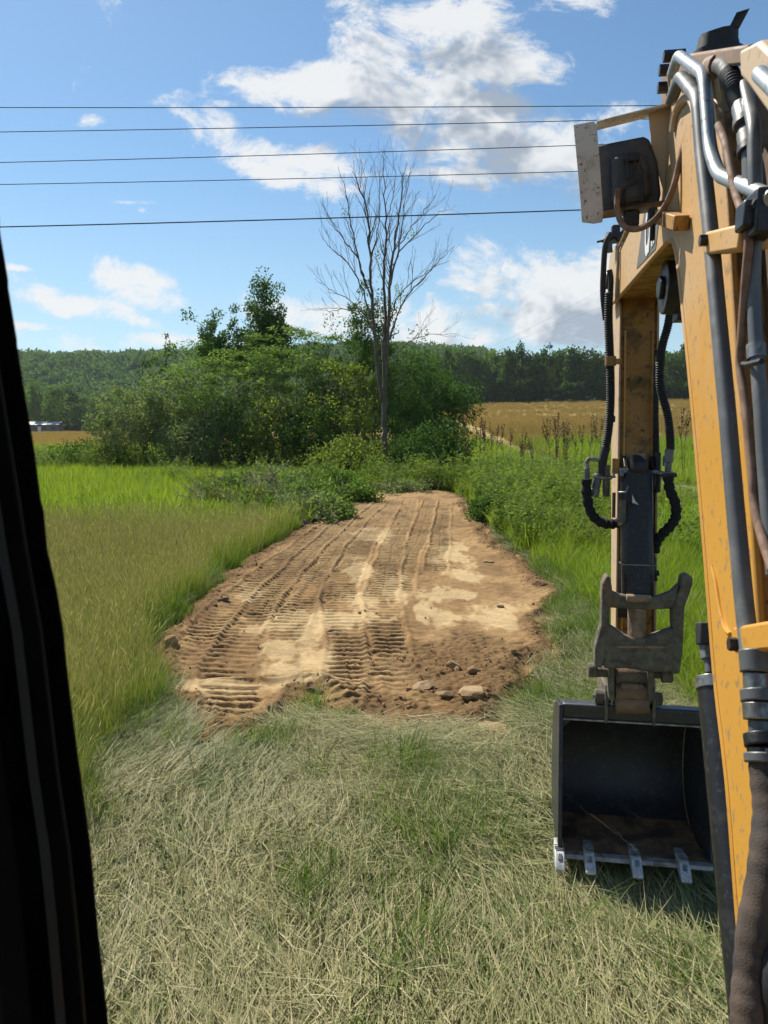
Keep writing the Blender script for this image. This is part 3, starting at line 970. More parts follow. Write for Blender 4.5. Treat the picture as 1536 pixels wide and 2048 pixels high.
SX0, SX1 = .645, .865
prof = [sp(-.06, 0), sp(.2, 0), sp(.5, 0), sp(.8, 0), sp(1.0, 0), sp(1.02, .06), sp(.98, .13), sp(.6, .19), sp(.2, .26), sp(.02, .30), sp(-.22, .22), sp(-.24, .10)]
stick = MB().prism([(y, z) for y, z in prof], SX0 + .012, SX1 - .012).build('stick', M['brown_yellow'], EX, bevel=.01)
pl = [sp(-.05, -.014), sp(.99, -.010), sp(1.03, .05), sp(.99, .14), sp(.6, .20), sp(.2, .27), sp(.0, .31), sp(-.2, .24)]
MB().prism(pl, SX0, SX0 + .012).build('side_plate', M['dusty_yellow'], stick, bevel=.003)
MB().prism(pl, SX1 - .012, SX1).build('side_plate', M['dusty_yellow'], stick, bevel=.003)
a_, b_ = sp(.02, -.006), sp(.93, -.006)
for x in (SX0 + .035, SX1 - .035):
    MB().bar((x, *a_), (x, *b_), .010, .012).build('weld_strip', M['yellow'] if x < .7 else M['brown_yellow'], stick)

def spring_hose(name, pts, r, parent, amp=.005, pitch=.0125, mat='rubber', n=10):
    P = smooth_path(pts, 12)
    L = [0]
    for i in range(1, len(P)):
        L.append(L[-1] + np.linalg.norm(P[i] - P[i - 1]))
    k = int(L[-1] / (pitch / 2))
    s = np.linspace(0, L[-1], k)
    Q = np.stack([np.interp(s, L, [p[j] for p in P]) for j in range(3)], -1)
    return MB().tube(Q, [r + (amp if (i % 2) else 0) for i in range(k)], n).build(name, M[mat], parent)

YS = 4.42
spring_hose('coiled_hose', [PF(*p, YS) for p in [(1218, 585), (1217, 640), (1220, 720), (1221, 800), (1217, 860), (1210, 900)]], .021, stick)
pipe('hose', [PF(*p, YS + .03) for p in [(1222, 466), (1211, 490), (1207, 540), (1206, 590), (1211, 640)]], .016, M['rubber'], stick)
pipe('hose', [PF(*p, YS + .03) for p in [(1219, 540), (1222, 560), (1220, 600)]], .015, M['rubber'], stick)
spring_hose('coiled_hose', [PF(*p, 4.30) for p in [(1344, 600), (1336, 650), (1325, 690), (1320, 730), (1321, 775), (1334, 825), (1340, 870), (1341, 900)]], .0195, stick)
spring_hose('coiled_hose', [PF(*p, 4.44) for p in [(1314, 700), (1312, 800), (1313, 880), (1314, 915)]], .013, stick, amp=.003)
# nose fittings against the sky
nf = PF(1232, 470, 4.5)
MB().tube(smooth_path([PF(*p, 4.5) for p in [(1220, 505), (1219, 488), (1226, 482), (1240, 480), (1248, 464), (1262, 430)]], 6), .016, 12).build('nose_pipe', M['greytube'], boom)
MB().tube([PF(1194, 484, 4.5), PF(1202, 482, 4.5), PF(1208, 482, 4.5), PF(1216, 478, 4.5), PF(1222, 470, 4.5)], [.006, .006, .014, .026, .030], 10).build('hose_swivel', M['rubber'], boom)
MB().box(PF(1231, 464, 4.5), (.045, .05, .07)).box(PF(1240, 474, 4.5), (.05, .05, .05)).build('nose_block', M['black'], boom, bevel=.006)
MB().tube([PF(1243, 500, 4.45), PF(1262, 455, 4.1), PF(1272, 425, 3.95)], .010, 8).build('nose_pipe', M['chrome'], boom)
MB().tube([PF(1236, 498, 4.45), PF(1256, 452, 4.1), PF(1266, 420, 3.95)], .009, 8).build('nose_pipe', M['dusty_yellow'], boom)
# hose clamp on the stick
MB().tube([PF(1221, 713, YS), PF(1221, 732, YS)], .031, 12).build('hose_clamp', M['brown_yellow'], stick)
MB().box(PF(1235, 723, YS), (.05, .04, .03)).build('clamp_bracket', M['brown_yellow'], stick, bevel=.003)
MB().tube([PF(1321, 713, 4.33), PF(1321, 730, 4.33)], .027, 12).build('hose_clamp', M['mudpale'], stick)
MB().cyl(PF(1222, 838, YS), PF(1230, 838, YS), .018, 10).build('bolt', M['black'], stick)
# left couplings
YH = 4.33
MB().tube(smooth_path([PF(*p, YH) for p in [(1212, 895), (1206, 920), (1203, 950)]], 4), [.024] * 9, 12).build('hose_end', M['rubber'], stick)
MB().tube([PF(1200, 921, YH), PF(1190, 918, YH), PF(1177, 918, YH), PF(1174, 922, YH), PF(1174, 940, YH)], .012, 12).build('elbow_fitting', M['steel'], stick)
MB().cyl(PF(1174, 936, YH), PF(1174, 960, YH), .017, 8).build('hose_fitting', M['greytube'], stick, bevel=.002)
MB().cyl(PF(1197, 948, YH), PF(1188, 992, YH), .0235, 14).build('quick_coupler', M['greytube'], stick, bevel=.003)
MB().cyl(PF(1191, 978, YH), PF(1188, 993, YH), .026, 14).build('coupler_collar', M['steel'], stick, bevel=.002)
MB().cyl(PF(1213, 930, YH), PF(1212, 993, YH), .020, 14).build('quick_coupler', M['mud'], stick, bevel=.003)
MB().tube([PF(*p, YH - .02) for p in [(1186, 953), (1205, 955), (1222, 957), (1227, 952), (1229, 938)]], .007, 8).build('coupler_bracket', M['steel'], stick)
MB().box(PF(1208, 953, YH + .02), (.12, .05, .012)).build('coupler_plate', M['black'], stick, bevel=.002)
MB().box(PF(1231, 932, YH), (.035, .05, .085)).build('coupler_mount', M['brown_yellow'], stick, bevel=.004)
MB().box(PF(1247, 945, 4.30), (.05, .035, .05)).cyl(PF(1243, 942, 4.29), PF(1243, 952, 4.26), .012, 10).build('hose_fitting', M['steel'], stick, bevel=.004)
spts = smooth_path([PF(*p, YH - .03) for p in [(1173, 958), (1173, 985), (1178, 1015), (1188, 1034), (1205, 1046), (1222, 1048), (1238, 1046)]], 8)
MB().tube(spts, [.027 + .003 * sin(i * 1.1) + .0015 * sin(i * 2.7) for i in range(len(spts))], 14).build('sleeved_hose', M['sleeve'], stick)
MB().cyl(PF(1236, 1046, 4.24), PF(1246, 1045, 4.24), .020, 10).build('hose_fitting', M['steel'], stick, bevel=.002)
MB().cyl(PF(1245, 1000, 4.23), PF(1243, 1044, 4.21), .021, 14).build('hose_fitting', M['mud'], stick, bevel=.003)
MB().tube([PF(1256, 972, 4.2), PF(1252, 984, 4.2), PF(1237, 985, 4.22)], .006, 8).build('lock_pin', M['steel'], stick)
MB().cyl(PF(1228, 985, YH), PF(1227, 1035, YH), .010, 10).build('thin_pipe', M['rust'], stick)
# right couplings
MB().cyl(PF(1339, 898, 4.3), PF(1337, 925, 4.3), .0235, 12).cyl(PF(1337, 925, 4.3), PF(1336, 948, 4.3), .018, 8).build('hose_fitting', M['greytube'], stick, bevel=.003)
MB().cyl(PF(1333, 912, 4.31), PF(1332, 932, 4.31), .018, 10).build('hose_fitting', M['steel'], stick)
MB().cyl(PF(1315, 905, 4.38), PF(1314, 985, 4.36), .020, 12).build('quick_coupler', M['black'], stick, bevel=.004)
MB().tube([PF(1298, 946, 4.32), PF(1312, 944, 4.3), PF(1330, 948, 4.28), PF(1350, 949, 4.28)], .013, 10).build('coupler_bracket', M['steel'], stick)
MB().box(PF(1336, 950, 4.28), (.085, .05, .022)).build('coupler_plate', M['black'], stick, bevel=.003)
spts = smooth_path([PF(*p, 4.27) for p in [(1336, 952), (1340, 980), (1350, 1005), (1352, 1030), (1344, 1048), (1328, 1065), (1314, 1082), (1308, 1105)]], 8)
MB().tube(spts, [.027 + .003 * sin(i * 1.3) + .002 * sin(i * 2.9) for i in range(len(spts))], 14).build('sleeved_hose', M['sleeve'], stick)
MB().cyl(PF(1308, 1115, 4.24), PF(1308, 1150, 4.22), .014, 10).cyl(PF(1300, 1148, 4.22), PF(1318, 1146, 4.22), .016, 8).cyl(PF(1300, 1158, 4.22), PF(1314, 1156, 4.22), .018, 8).build('hose_fitting', M['black'], stick, bevel=.002)
# bucket cylinder on the far side of the stick
a1_, b1_ = sp(.12, .42), sp(.72, .34)
bcyl = MB().cyl((.755, *a1_), (.755, *b1_), .055, 18).build('bucket_cylinder', M['black'], EX, bevel=.004)
b2_ = sp(.98, .32)
MB().cyl((.755, *b1_), (.755, *b2_), .028, 14).build('piston_rod', M['chrome'], bcyl)

# --- thumb cylinder on the camera side of the stick
tc0, tc1 = np.array(PF(1274, 938, 4.33)), np.array(PF(1274, 1200, 4.14))
tcyl = MB().box((tc0 + tc1) / 2, (.168, .10, np.linalg.norm(tc1 - tc0)), Matrix.Rotation(-atan2(tc0[1] - tc1[1], tc0[2] - tc1[2]), 3, 'X')).build('thumb_cylinder', M['black'], EX, bevel=.035)
MB().cyl(PF(1262, 935, 4.34), PF(1290, 935, 4.34), .075, 20).build('cylinder_eye', M['black'], tcyl, bevel=.005)
pk = sp(.42, -.03)
for x in (.672, .70 + .12):
    MB().prism([sp(.36, -.0), sp(.36, -.02), sp(.405, -.105), sp(.44, -.105), sp(.47, -.0)], x, x + .018).build('cylinder_lug', M['black'], stick, bevel=.003)
gl0 = np.array(PF(1274, 1128, 4.185))
MB().box(gl0, (.174, .108, .006), Matrix.Rotation(-.06, 3, 'X')).build('gland_ring', M['steel'], tcyl, bevel=.002)
wt_ = [PF(*p, 4.19) for p in [(1265, 990), (1265, 1006), (1278, 1010), (1270, 1001)]]
wt2 = [(p[0], p[1] + .01, p[2]) for p in wt_]
mbx = MB().add(wt_ + wt2, [(0, 1, 2, 3), (7, 6, 5, 4), (0, 4, 5, 1), (1, 5, 6, 2), (2, 6, 7, 3), (3, 7, 4, 0)])
mbx.build('torn_sticker', M['white'], tcyl, smooth=False)
MB().box(np.array(PF(1250, 1130, 4.30)), (.055, .02, .60)).build('guard_strip', M['black'], stick, bevel=.004)
MB().cyl(PF(1273, 1195, 4.13), PF(1273, 1275, 4.10), .046, 18).build('piston_rod', M['mudpale'], tcyl)

# --- hydraulic thumb folded up against the stick
YT = 4.10
def tq(px, py, dy=0.0):
    p = PF(px, py, YT)
    return (p[0], p[2])
TH = MB()
TH.prism_y([tq(*p) for p in [(1212, 1147), (1219, 1152), (1222, 1172), (1224, 1200), (1218, 1215), (1217, 1246), (1214, 1300), (1202, 1332), (1188, 1330), (1188, 1292), (1201, 1246), (1201, 1215), (1202, 1166)]], YT - .045, YT + .05)
thumb = TH.build('thumb', M['mud'], EX, bevel=.01)
MB().prism_y([tq(*p) for p in [(1361, 1152), (1372, 1146), (1382, 1152), (1381, 1168), (1366, 1211), (1362, 1299), (1356, 1342), (1340, 1345), (1340, 1300), (1343, 1255), (1342, 1215), (1350, 1196), (1358, 1172)]], YT - .045, YT + .05).build('tine', M['mud'], thumb, bevel=.01)
MB().prism_y([tq(*p) for p in [(1217, 1166), (1224, 1182), (1240, 1188), (1262, 1191), (1280, 1193), (1300, 1194), (1320, 1190), (1340, 1182), (1356, 1166), (1352, 1205), (1345, 1215), (1300, 1217), (1262, 1216), (1216, 1213)]], YT - .030, YT + .03).build('crossbar', M['mud'], thumb, bevel=.012)
MB().cyl(PF(1252, 1196, YT - .03), PF(1302, 1198, YT - .03), .022, 14).build('crossbar_pad', M['mudpale'], thumb, bevel=.004)
MB().prism_y([tq(*p) for p in [(1212, 1248), (1224, 1251), (1250, 1268), (1270, 1273), (1292, 1271), (1320, 1260), (1348, 1252), (1346, 1300), (1342, 1338), (1300, 1340), (1250, 1332), (1205, 1332), (1208, 1290)]], YT - .05, YT + .02).build('thumb_plate', M['mud'], thumb, bevel=.012)
MB().cyl(PF(1222, 1294, YT - .052), PF(1340, 1294, YT - .052), .007, 8).build('weld_ridge', M['mudpale'], thumb)
MB().cyl(PF(1176, 1340, YT + .03), PF(1192, 1340, YT + .03), .040, 18).build('pin_cap', M['mud'], thumb, bevel=.006)
MB().cyl(PF(1322, 1350, YT + .03), PF(1344, 1350, YT + .03), .042, 18).build('pin_cap', M['mud'], thumb, bevel=.006)
MB().cyl(PF(1190, 1343, YT + .05), PF(1330, 1346, YT + .05), .030, 16).build('thumb_pin', M['mud'], thumb)
for (x0, x1) in [(1217, 1228), (1295, 1306)]:
    MB().prism_y([tq(*p) for p in [(x0, 1328), (x1, 1328), (x1 + 1, 1400), (x0 + 1, 1400)]], YT - .01, YT + .10).build('link_plate', M['mud'], stick, bevel=.005)
for (y0, y1, mm, rr) in [(1336, 1362, 'mud', .05), (1372, 1392, 'rust', .052), (1392, 1424, 'rust', .055)]:
    c0, c1 = PF(1229, (y0 + y1) / 2, YT + .06), PF(1296, (y0 + y1) / 2, YT + .06)
    MB().cyl(c0, c1, rr, 20).build('pivot_boss', M[mm], stick, bevel=.004)
MB().box(PF(1264, 1371, YT + .03), (.12, .05, .03)).build('dried_mud_lump', M['mudpale'], stick, bevel=.012)

# --- bucket
b0, b1 = .350, 1.130
bp = [(3.985, .175), (4.12, .155), (4.32, .135), (4.46, .155), (4.57, .23), (4.64, .36), (4.66, .52), (4.63, .67), (4.55, .79), (4.42, .87), (4.28, .91), (4.175, .935)]
bps = [tuple(p) for p in smooth_path([(y, z, 0) for y, z in bp], 3)]
bps = [(p[0], p[1]) for p in bps]
n = len(bps)
cen = np.mean(np.array(bps), 0)
vs, fs = [], []
for (y, z) in bps:
    d = np.array((y, z)) - cen
    d = d / np.linalg.norm(d) * .012
    vs += [(b0, y, z), (b1, y, z), (b0, y + d[0], z + d[1]), (b1, y + d[0], z + d[1])]
for i in range(n - 1):
    a, c = 4 * i, 4 * (i + 1)
    fs += [(a, c, c + 1, a + 1), (a + 2, a + 3, c + 3, c + 2), (a, a + 2, c + 2, c), (a + 1, c + 1, c + 3, a + 3)]
fs += [(0, 1, 3, 2), (4 * n - 4, 4 * n - 2, 4 * n - 1, 4 * n - 3)]
bucket = MB().add(vs, fs).build('bucket', M['bucket'], EX)
for x in (b0 - .012, b1):
    MB().prism(bps, x, x + .012).build('side_plate', M['bucket'], bucket, bevel=.002)
# wear strips down the open edge of both sides
for x in (b0 - .016, b1 - .006):
    MB().bar((x + .011, 3.975, .19), (x + .011, 4.165, .945), .022, .05, up=(0, 1, 0)).build('side_cutter', M['bucket'], bucket, bevel=.004)
# rounded gussets in the upper inside corners
for x, s_ in ((b0 + .004, 1), (b1 - .004, -1)):
    vsx = [(x, 4.155, .875), (x + s_ * .10, 4.155, .875), (x + s_ * .045, 4.15, .855), (x + s_ * .015, 4.145, .825), (x, 4.14, .77)]
    MB().add(vsx + [(p[0], p[1] + .012, p[2]) for p in vsx], [tuple(range(5)), tuple(reversed(range(5, 10)))] + [(i, i + 5, (i + 1) % 5 + 5, (i + 1) % 5) for i in range(5)]).build('corner_gusset', M['bucket'], bucket, smooth=False)
MB().box(((b0 + b1) / 2, 4.185, .912), (b1 - b0 - .004, .075, .085)).build('top_beam', M['bucket'], bucket, bevel=.012)
MB().box(((b0 + b1) / 2, 4.15, .868), (b1 - b0 - .006, .02, .010)).build('beam_edge', M['lip'], bucket, bevel=.002)
# rusty floor liner and lip
MB().add([(b0 + .004, 4.14, .163), (b1 - .004, 4.14, .163), (b1 - .004, 4.32, .142), (b0 + .004, 4.32, .142), (b1 - .004, 4.45, .160), (b0 + .004, 4.45, .160)], [(0, 1, 2, 3), (3, 2, 4, 5)]).build('floor_liner', M['bucket_floor'], bucket)
MB().prism([(3.945, .156), (3.955, .176), (3.992, .180), (3.992, .156)], b0 - .01, b1 + .01).build('cutting_edge', M['lip'], bucket, bevel=.003)
MB().prism([(3.993, .157), (3.993, .179), (4.14, .170), (4.14, .152)], b0 - .005, b1 + .005).build('lip_plate', M['bucket_floor'], bucket, bevel=.003)
for x in (.342, .500, .742, .985):
    w0, w1, hh = .029, .019, .022
    A, Bp = (x, 4.03, .176), (x, 3.80, .120)
    t = MB()
    prof_t = [(4.02, .205), (3.97, .213), (3.92, .198), (3.855, .150), (3.848, .138), (3.86, .126), (3.93, .135), (4.02, .150)]
    t.prism(prof_t, x - .027, x + .027)
    tooth = t.build('tooth', M['worn'], bucket, bevel=.006)
    MB().bar((x, 3.918, .198), (x, 3.890, .178), .022, .010).build('tooth_slot', M['steel'], tooth, bevel=.003)
    for q_ in (.0, .022, .044):
        MB().bar((x - .025, 3.945 + q_ * .8, .212), (x + .025, 3.945 + q_ * .8, .212), .006, .006).build('tooth_ridge', M['steel'], tooth)
    MB().box((x, 4.045, .185), (.05, .06, .04)).build('adapter', M['lip'], tooth, bevel=.008)
ears = [PF(1213, 1400, 4.15)[0], PF(1308, 1400, 4.15)[0]]
for x in ears:
    MB().prism([(4.13, .86), (4.14, 1.0), (4.19, 1.06), (4.28, 1.06), (4.50, 1.04), (4.52, .98)], x - .009, x + .009).build('bucket_ear', M['mud'], bucket, bevel=.004)
pz = PF(1210, 1392, 4.19)
MB().cyl((ears[0] - .06, 4.19, pz[2]), (ears[0] + .03, 4.19, pz[2]), .038, 14).build('pin_head', M['mud'], bucket, bevel=.006)
MB().cyl((ears[1] - .03, 4.19, pz[2]), (ears[1] + .05, 4.19, pz[2]), .036, 14).build('pin_head', M['mud'], bucket, bevel=.006)
MB().cyl((ears[0] - .072, 4.18, pz[2]), (ears[0] - .058, 4.18, pz[2]), .012, 6).build('pin_bolt', M['steel'], bucket)

# --- work lamp with guard on the boom
YL = 3.22
lamp = MB().prism_y([tuple(np.array(PF(*p, YL))[[0, 2]]) for p in [(1180, 300), (1190, 290), (1288, 271), (1300, 277), (1316, 322), (1323, 385), (1318, 408), (1300, 414), (1194, 428), (1184, 420)]], YL, YL + .10).build('work_lamp', M['lampblack'], boom, bevel=.03)
MB().prism_y([tuple(np.array(PF(*p, YL - .04))[[0, 2]]) for p in [(1222, 312), (1284, 300), (1300, 330), (1304, 380), (1296, 398), (1226, 408)]], YL - .04, YL + .01).build('lamp_back', M['lampblack'], lamp, bevel=.02)
gp_ = lambda px, py, y=YL: np.array(PF(px, py, y))
# guard strap: flat bar, out from the boom, then down past the lamp
def strap(name, pts, ya, yb, th, mat):
    vs, fs = [], []
    for p in pts:
        q_ = gp_(*p)
        vs += [(q_[0], ya, q_[2]), (q_[0], yb, q_[2])]
    k_ = len(pts)
    fs = [(2 * i, 2 * i + 1, 2 * i + 3, 2 * i + 2) for i in range(k_ - 1)]
    o = MB().add(vs, fs).build(name, mat, lamp)
    s_ = o.modifiers.new('solid', 'SOLIDIFY')
    s_.thickness = th
    s_.offset = 0
    return o
strap('guard_strap', [(1342, 211), (1300, 222), (1240, 237), (1192, 249)], YL - .03, YL + .06, .006, M['lamp_tan'])
gv = [gp_(*p, YL - .03) for p in [(1146, 252), (1186, 245), (1192, 251), (1197, 300), (1206, 430), (1204, 446), (1186, 449), (1163, 446), (1160, 400), (1150, 290)]]
MB().prism_y([(p[0], p[2]) for p in gv], YL - .045, YL - .037).build('guard_plate', M['lamp_tan'], lamp, bevel=.003)
MB().prism_y([tuple(np.array(PF(*p, YL + .02))[[0, 2]]) for p in [(1297, 222), (1346, 208), (1350, 300), (1352, 412), (1335, 408), (1304, 300)]], YL + .02, YL + .03).build('bracket_plate', M['dusty_yellow'], lamp, bevel=.003)
MB().bar(gp_(1196, 430), gp_(1340, 404), .05, .012, up=(0, 0, 1)).build('lamp_foot', M['rust'], lamp, bevel=.002)
MB().tube([gp_(1248, 420, YL - .05), gp_(1248, 388, YL - .06), gp_(1250, 378, YL - .06)], .005, 6).tube([gp_(1286, 360, YL - .06), gp_(1284, 405, YL - .05), gp_(1250, 410, YL - .05)], .005, 6).build('lamp_bracket', M['black'], lamp)
MB().box(gp_(1264, 315, YL - .055), (.055, .02, .03)).tube([gp_(1255, 322, YL - .06), gp_(1257, 360, YL - .065)], .006, 6).tube([gp_(1270, 322, YL - .06), gp_(1270, 365, YL - .065)], .006, 6).build('lamp_plug', M['black'], lamp, bevel=.003)
MB().tube(smooth_path([gp_(1280, 330, YL - .06), gp_(1286, 348, YL - .07), gp_(1274, 364, YL - .07), (gp_(1250, 374, YL - .07)), gp_(1242, 384, YL - .07)], 5), .0035, 6).build('lamp_wire', M['rubber'], lamp)
MB().tube(smooth_path([gp_(1236, 378, YL - .07), gp_(1234, 410, YL - .08), gp_(1240, 440, YL - .10), gp_(1256, 457, YL - .12), gp_(1285, 455, YL - .16), gp_(1318, 430, YL - .22), gp_(1345, 380, YL - .26), gp_(1362, 310, YL - .25), gp_(1374, 270, YL - .22), gp_(1392, 255, YL - .20)], 7), [.0115] * 64, 10).build('lamp_cable', M['brownhose'], lamp)
MB().box(gp_(1262, 438, YL), (.06, .04, .06)).build('lamp_mount', M['black'], lamp, bevel=.006)

# --- cab round the viewer: the left front pillar is what shows
def cabp(px, py, d):
    r = lray(px, py)
    p = r * (d / r[1])
    return Vector((p[0], p[1], p[2] + CAM_H))
cabo = MB().box((.0, -.95, 1.85), (1.3, .05, 1.7)).build('cab', M['cab'], EX, bevel=.02)
MB().box((-.02, -.25, 3.05), (1.25, 1.5, .06)).build('cab_roof', M['cab'], cabo, bevel=.02)
MB().box((-.02, -.25, .99), (1.2, 1.5, .05)).build('cab_floor', M['cab'], cabo, bevel=.01)
def pillar(name, pxs, d, mat, dep):
    """slanted post: two outline lines (top to bottom) given as pixel pairs, extruded dep metres forward"""
    pts = []
    for (l, r) in pxs:
        pts.append((cabp(*l, d), cabp(*r, d)))
    vs, fs = [], []
    for (l, r) in pts:
        k_ = (d + dep) / d
        eye = Vector((0, 0, CAM_H))
        vs += [l, r, eye + (r - eye) * k_ - Vector((.006, 0, 0)), eye + (l - eye) * k_]
    for i in range(len(pts) - 1):
        for j in range(4):
            a, b2 = 4 * i + j, 4 * i + (j + 1) % 4
            fs.append((a, b2, b2 + 4, a + 4))
    fs += [(3, 2, 1, 0), tuple(4 * (len(pts) - 1) + j for j in range(4))]
    return MB().add(vs, fs).build(name, mat, cabo, bevel=.004)
def edge_x(y):
    return np.interp(y, [-400, 300, 460, 560, 680, 760, 1000, 1100, 1260, 1450, 1560, 1700, 1850, 2048, 2500], [-90, -18, 3, 17, 34, 46, 84, 99, 128, 150, 163, 184, 199, 216, 268])
ys_ = [-400, 100, 300, 440, 460, 560, 575, 680, 690, 760, 900, 1000, 1020, 1100, 1180, 1260, 1330, 1450, 1560, 1700, 1850, 2048, 2500]
pillar('window_seal', [((edge_x(y) - 62, y), (edge_x(y) + 2.5 * sin(y * .05), y)) for y in ys_], .62, M['seal'], .03)
pillar('front_pillar', [((edge_x(y) - 460, y), (edge_x(y) - 42, y)) for y in ys_], .585, M['cab'], .05)
pillar('pillar_trim', [((edge_x(y) - 105, y), (edge_x(y) - 84, y)) for y in ys_], .565, M['trim'], .02)
pillar('pillar_trim', [((edge_x(y) - 215, y), (edge_x(y) - 150, y)) for y in ys_], .56, M['seal'], .025)

# ------------------------------------------------------------------ plants: meshes made of blades and leaves
def blades(n, rad, length, width, lean, bend, rng, seg=3, zspread=0.0, azim=None, flat=False):
    """n grass blades rooted in a disc; returns verts, quads, tris"""
    a = rng.uniform(0, 2 * pi, n)
    r = rad * np.sqrt(rng.uniform(0, 1, n))
    root = np.stack([r * np.cos(a), r * np.sin(a), rng.uniform(0, 1, n) ** 1.5 * zspread], -1)
    az = rng.uniform(0, 2 * pi, n) if azim is None else azim[0] + rng.normal(0, azim[1], n)
    L = rng.uniform(*length, n)
    W = rng.uniform(*width, n)
    ln = rng.uniform(*lean, n)
    bd = rng.uniform(*bend, n)
    dirh = np.stack([np.cos(az), np.sin(az), np.zeros(n)], -1)
    side = np.stack([-np.sin(az), np.cos(az), np.zeros(n)], -1)
    if not flat:                                  # twist the blade's broad side
        tw = rng.uniform(0, pi, n)
        side = side * np.cos(tw)[:, None] + dirh * np.sin(tw)[:, None] * .8
    V = []
    p = root.copy()
    ang = ln.copy()
    for k in range(seg + 1):
        t = k / seg
        w_ = W * (1 - t ** 1.8 * .92) * .5
        V.append(p - side * w_[:, None])
        V.append(p + side * w_[:, None])
        st = L / seg
        p = p + dirh * (np.sin(ang) * st)[:, None] + np.array((0, 0, 1)) * (np.cos(ang) * st)[:, None]
        ang = ang + bd / seg
    V = np.stack(V, 1)                            # n, 2*(seg+1), 3
    k = 2 * (seg + 1)
    base = (np.arange(n) * k)[:, None]
    Q = np.concatenate([base + np.array((2 * i, 2 * i + 1, 2 * i + 3, 2 * i + 2)) for i in range(seg)])
    tip = (V[:, -1] + V[:, -2]) / 2
    tdir = dirh * np.sin(ang)[:, None] + np.array((0, 0, 1)) * np.cos(ang)[:, None]
    return V.reshape(-1, 3), Q, tip, tdir


def heads(tip, tdir, rng, length, width):
    """slim seed heads on blade tips: two crossed diamonds"""
    n = len(tip)
    L = rng.uniform(*length, n)[:, None]
    W = rng.uniform(*width, n)[:, None]
    s1 = np.cross(tdir, rng.normal(size=(n, 3)))
    s1 /= np.linalg.norm(s1, axis=1)[:, None] + 1e-9
    s2 = np.cross(tdir, s1)
    V, Q = [], []
    for j, s_ in enumerate((s1, s2)):
        V.append(np.stack([tip - tdir * L * .2, tip + tdir * L * .35 + s_ * W, tip + tdir * L, tip + tdir * L * .35 - s_ * W], 1))
    V = np.concatenate(V).reshape(-1, 3)
    Q = np.arange(len(V)).reshape(-1, 4)
    return V, Q


def leaf_quads(c, nrm_dir, up, length, width, rng, fold=0.0):
    """diamond leaves at c pointing along nrm_dir"""
    n = len(c)
    d = nrm_dir / (np.linalg.norm(nrm_dir, axis=1)[:, None] + 1e-9)
    s_ = np.cross(d, up)
    s_ /= np.linalg.norm(s_, axis=1)[:, None] + 1e-9
    L = rng.uniform(*length, n)[:, None]
    W = rng.uniform(*width, n)[:, None]
    V = np.stack([c, c + d * L * .45 + s_ * W * .5, c + d * L, c + d * L * .45 - s_ * W * .5], 1).reshape(-1, 3)
    return V, np.arange(4 * n).reshape(-1, 4)


def combine(parts):
    """parts: (verts, quads, material index)"""
    V, F, MI, o = [], [], [], 0
    for v, q_, mi in parts:
        V.append(v)
        F.append(q_ + o)
        MI.append(np.full(len(q_), mi))
        o += len(v)
    return np.concatenate(V), np.concatenate(F), np.concatenate(MI)


M['hay'] = leafmat('cut_hay', [(.040, .080, .020), (.12, .180, .048), (.21, .265, .095), (.32, .330, .145), (.50, .450, .24), (.17, .205, .085), (.36, .345, .185), (.64, .56, .35)], .25, .05, (1.1, 1.1, .7), inst=True, spread=1.25)
M['hay_stem'] = leafmat('straw_stems', [(.54, .46, .25), (.72, .62, .38), (.36, .34, .18), (.62, .53, .31)], .15, .06, (1.05, 1., .8))
M['fresh'] = leafmat('fresh_grass', [(.065, .125, .02), (.11, .185, .03), (.16, .235, .045), (.12, .19, .05)], .45, .25, inst=True)
M['field'] = leafmat('ripening_grass', [(.13, .20, .028), (.21, .275, .040), (.29, .325, .060), (.23, .275, .048), (.38, .37, .10)], .46, .08, (1.1, 1.15, .55), inst=True)
M['seed'] = leafmat('grass_seed_heads', [(.36, .34, .13), (.52, .47, .21), (.32, .30, .11), (.56, .46, .24)], .3, .0, (1.05, 1.05, .7), inst=True)
M['lush'] = leafmat('lush_grass', [(.115, .19, .018), (.18, .265, .028), (.26, .34, .042), (.20, .26, .038)], .5, .2, inst=True)
M['weed'] = leafmat('weed_leaves', [(.10, .165, .028), (.155, .23, .038), (.22, .29, .055), (.12, .185, .045)], .4, .3, inst=True)
M['tanfar'] = leafmat('ripe_field_grass', [(.36, .25, .09), (.42, .30, .12), (.30, .23, .08), (.25, .23, .07)], .35, .1, (1.1, 1.05, .6), inst=True)


def clump_obj(name, parts, mats):
    v, q_, mi = combine(parts)
    me = mesh_np(name, v, [q_], mats, fmat=mi)
    return bpy.data.objects.new(name, me)           # source shape, not itself in the scene


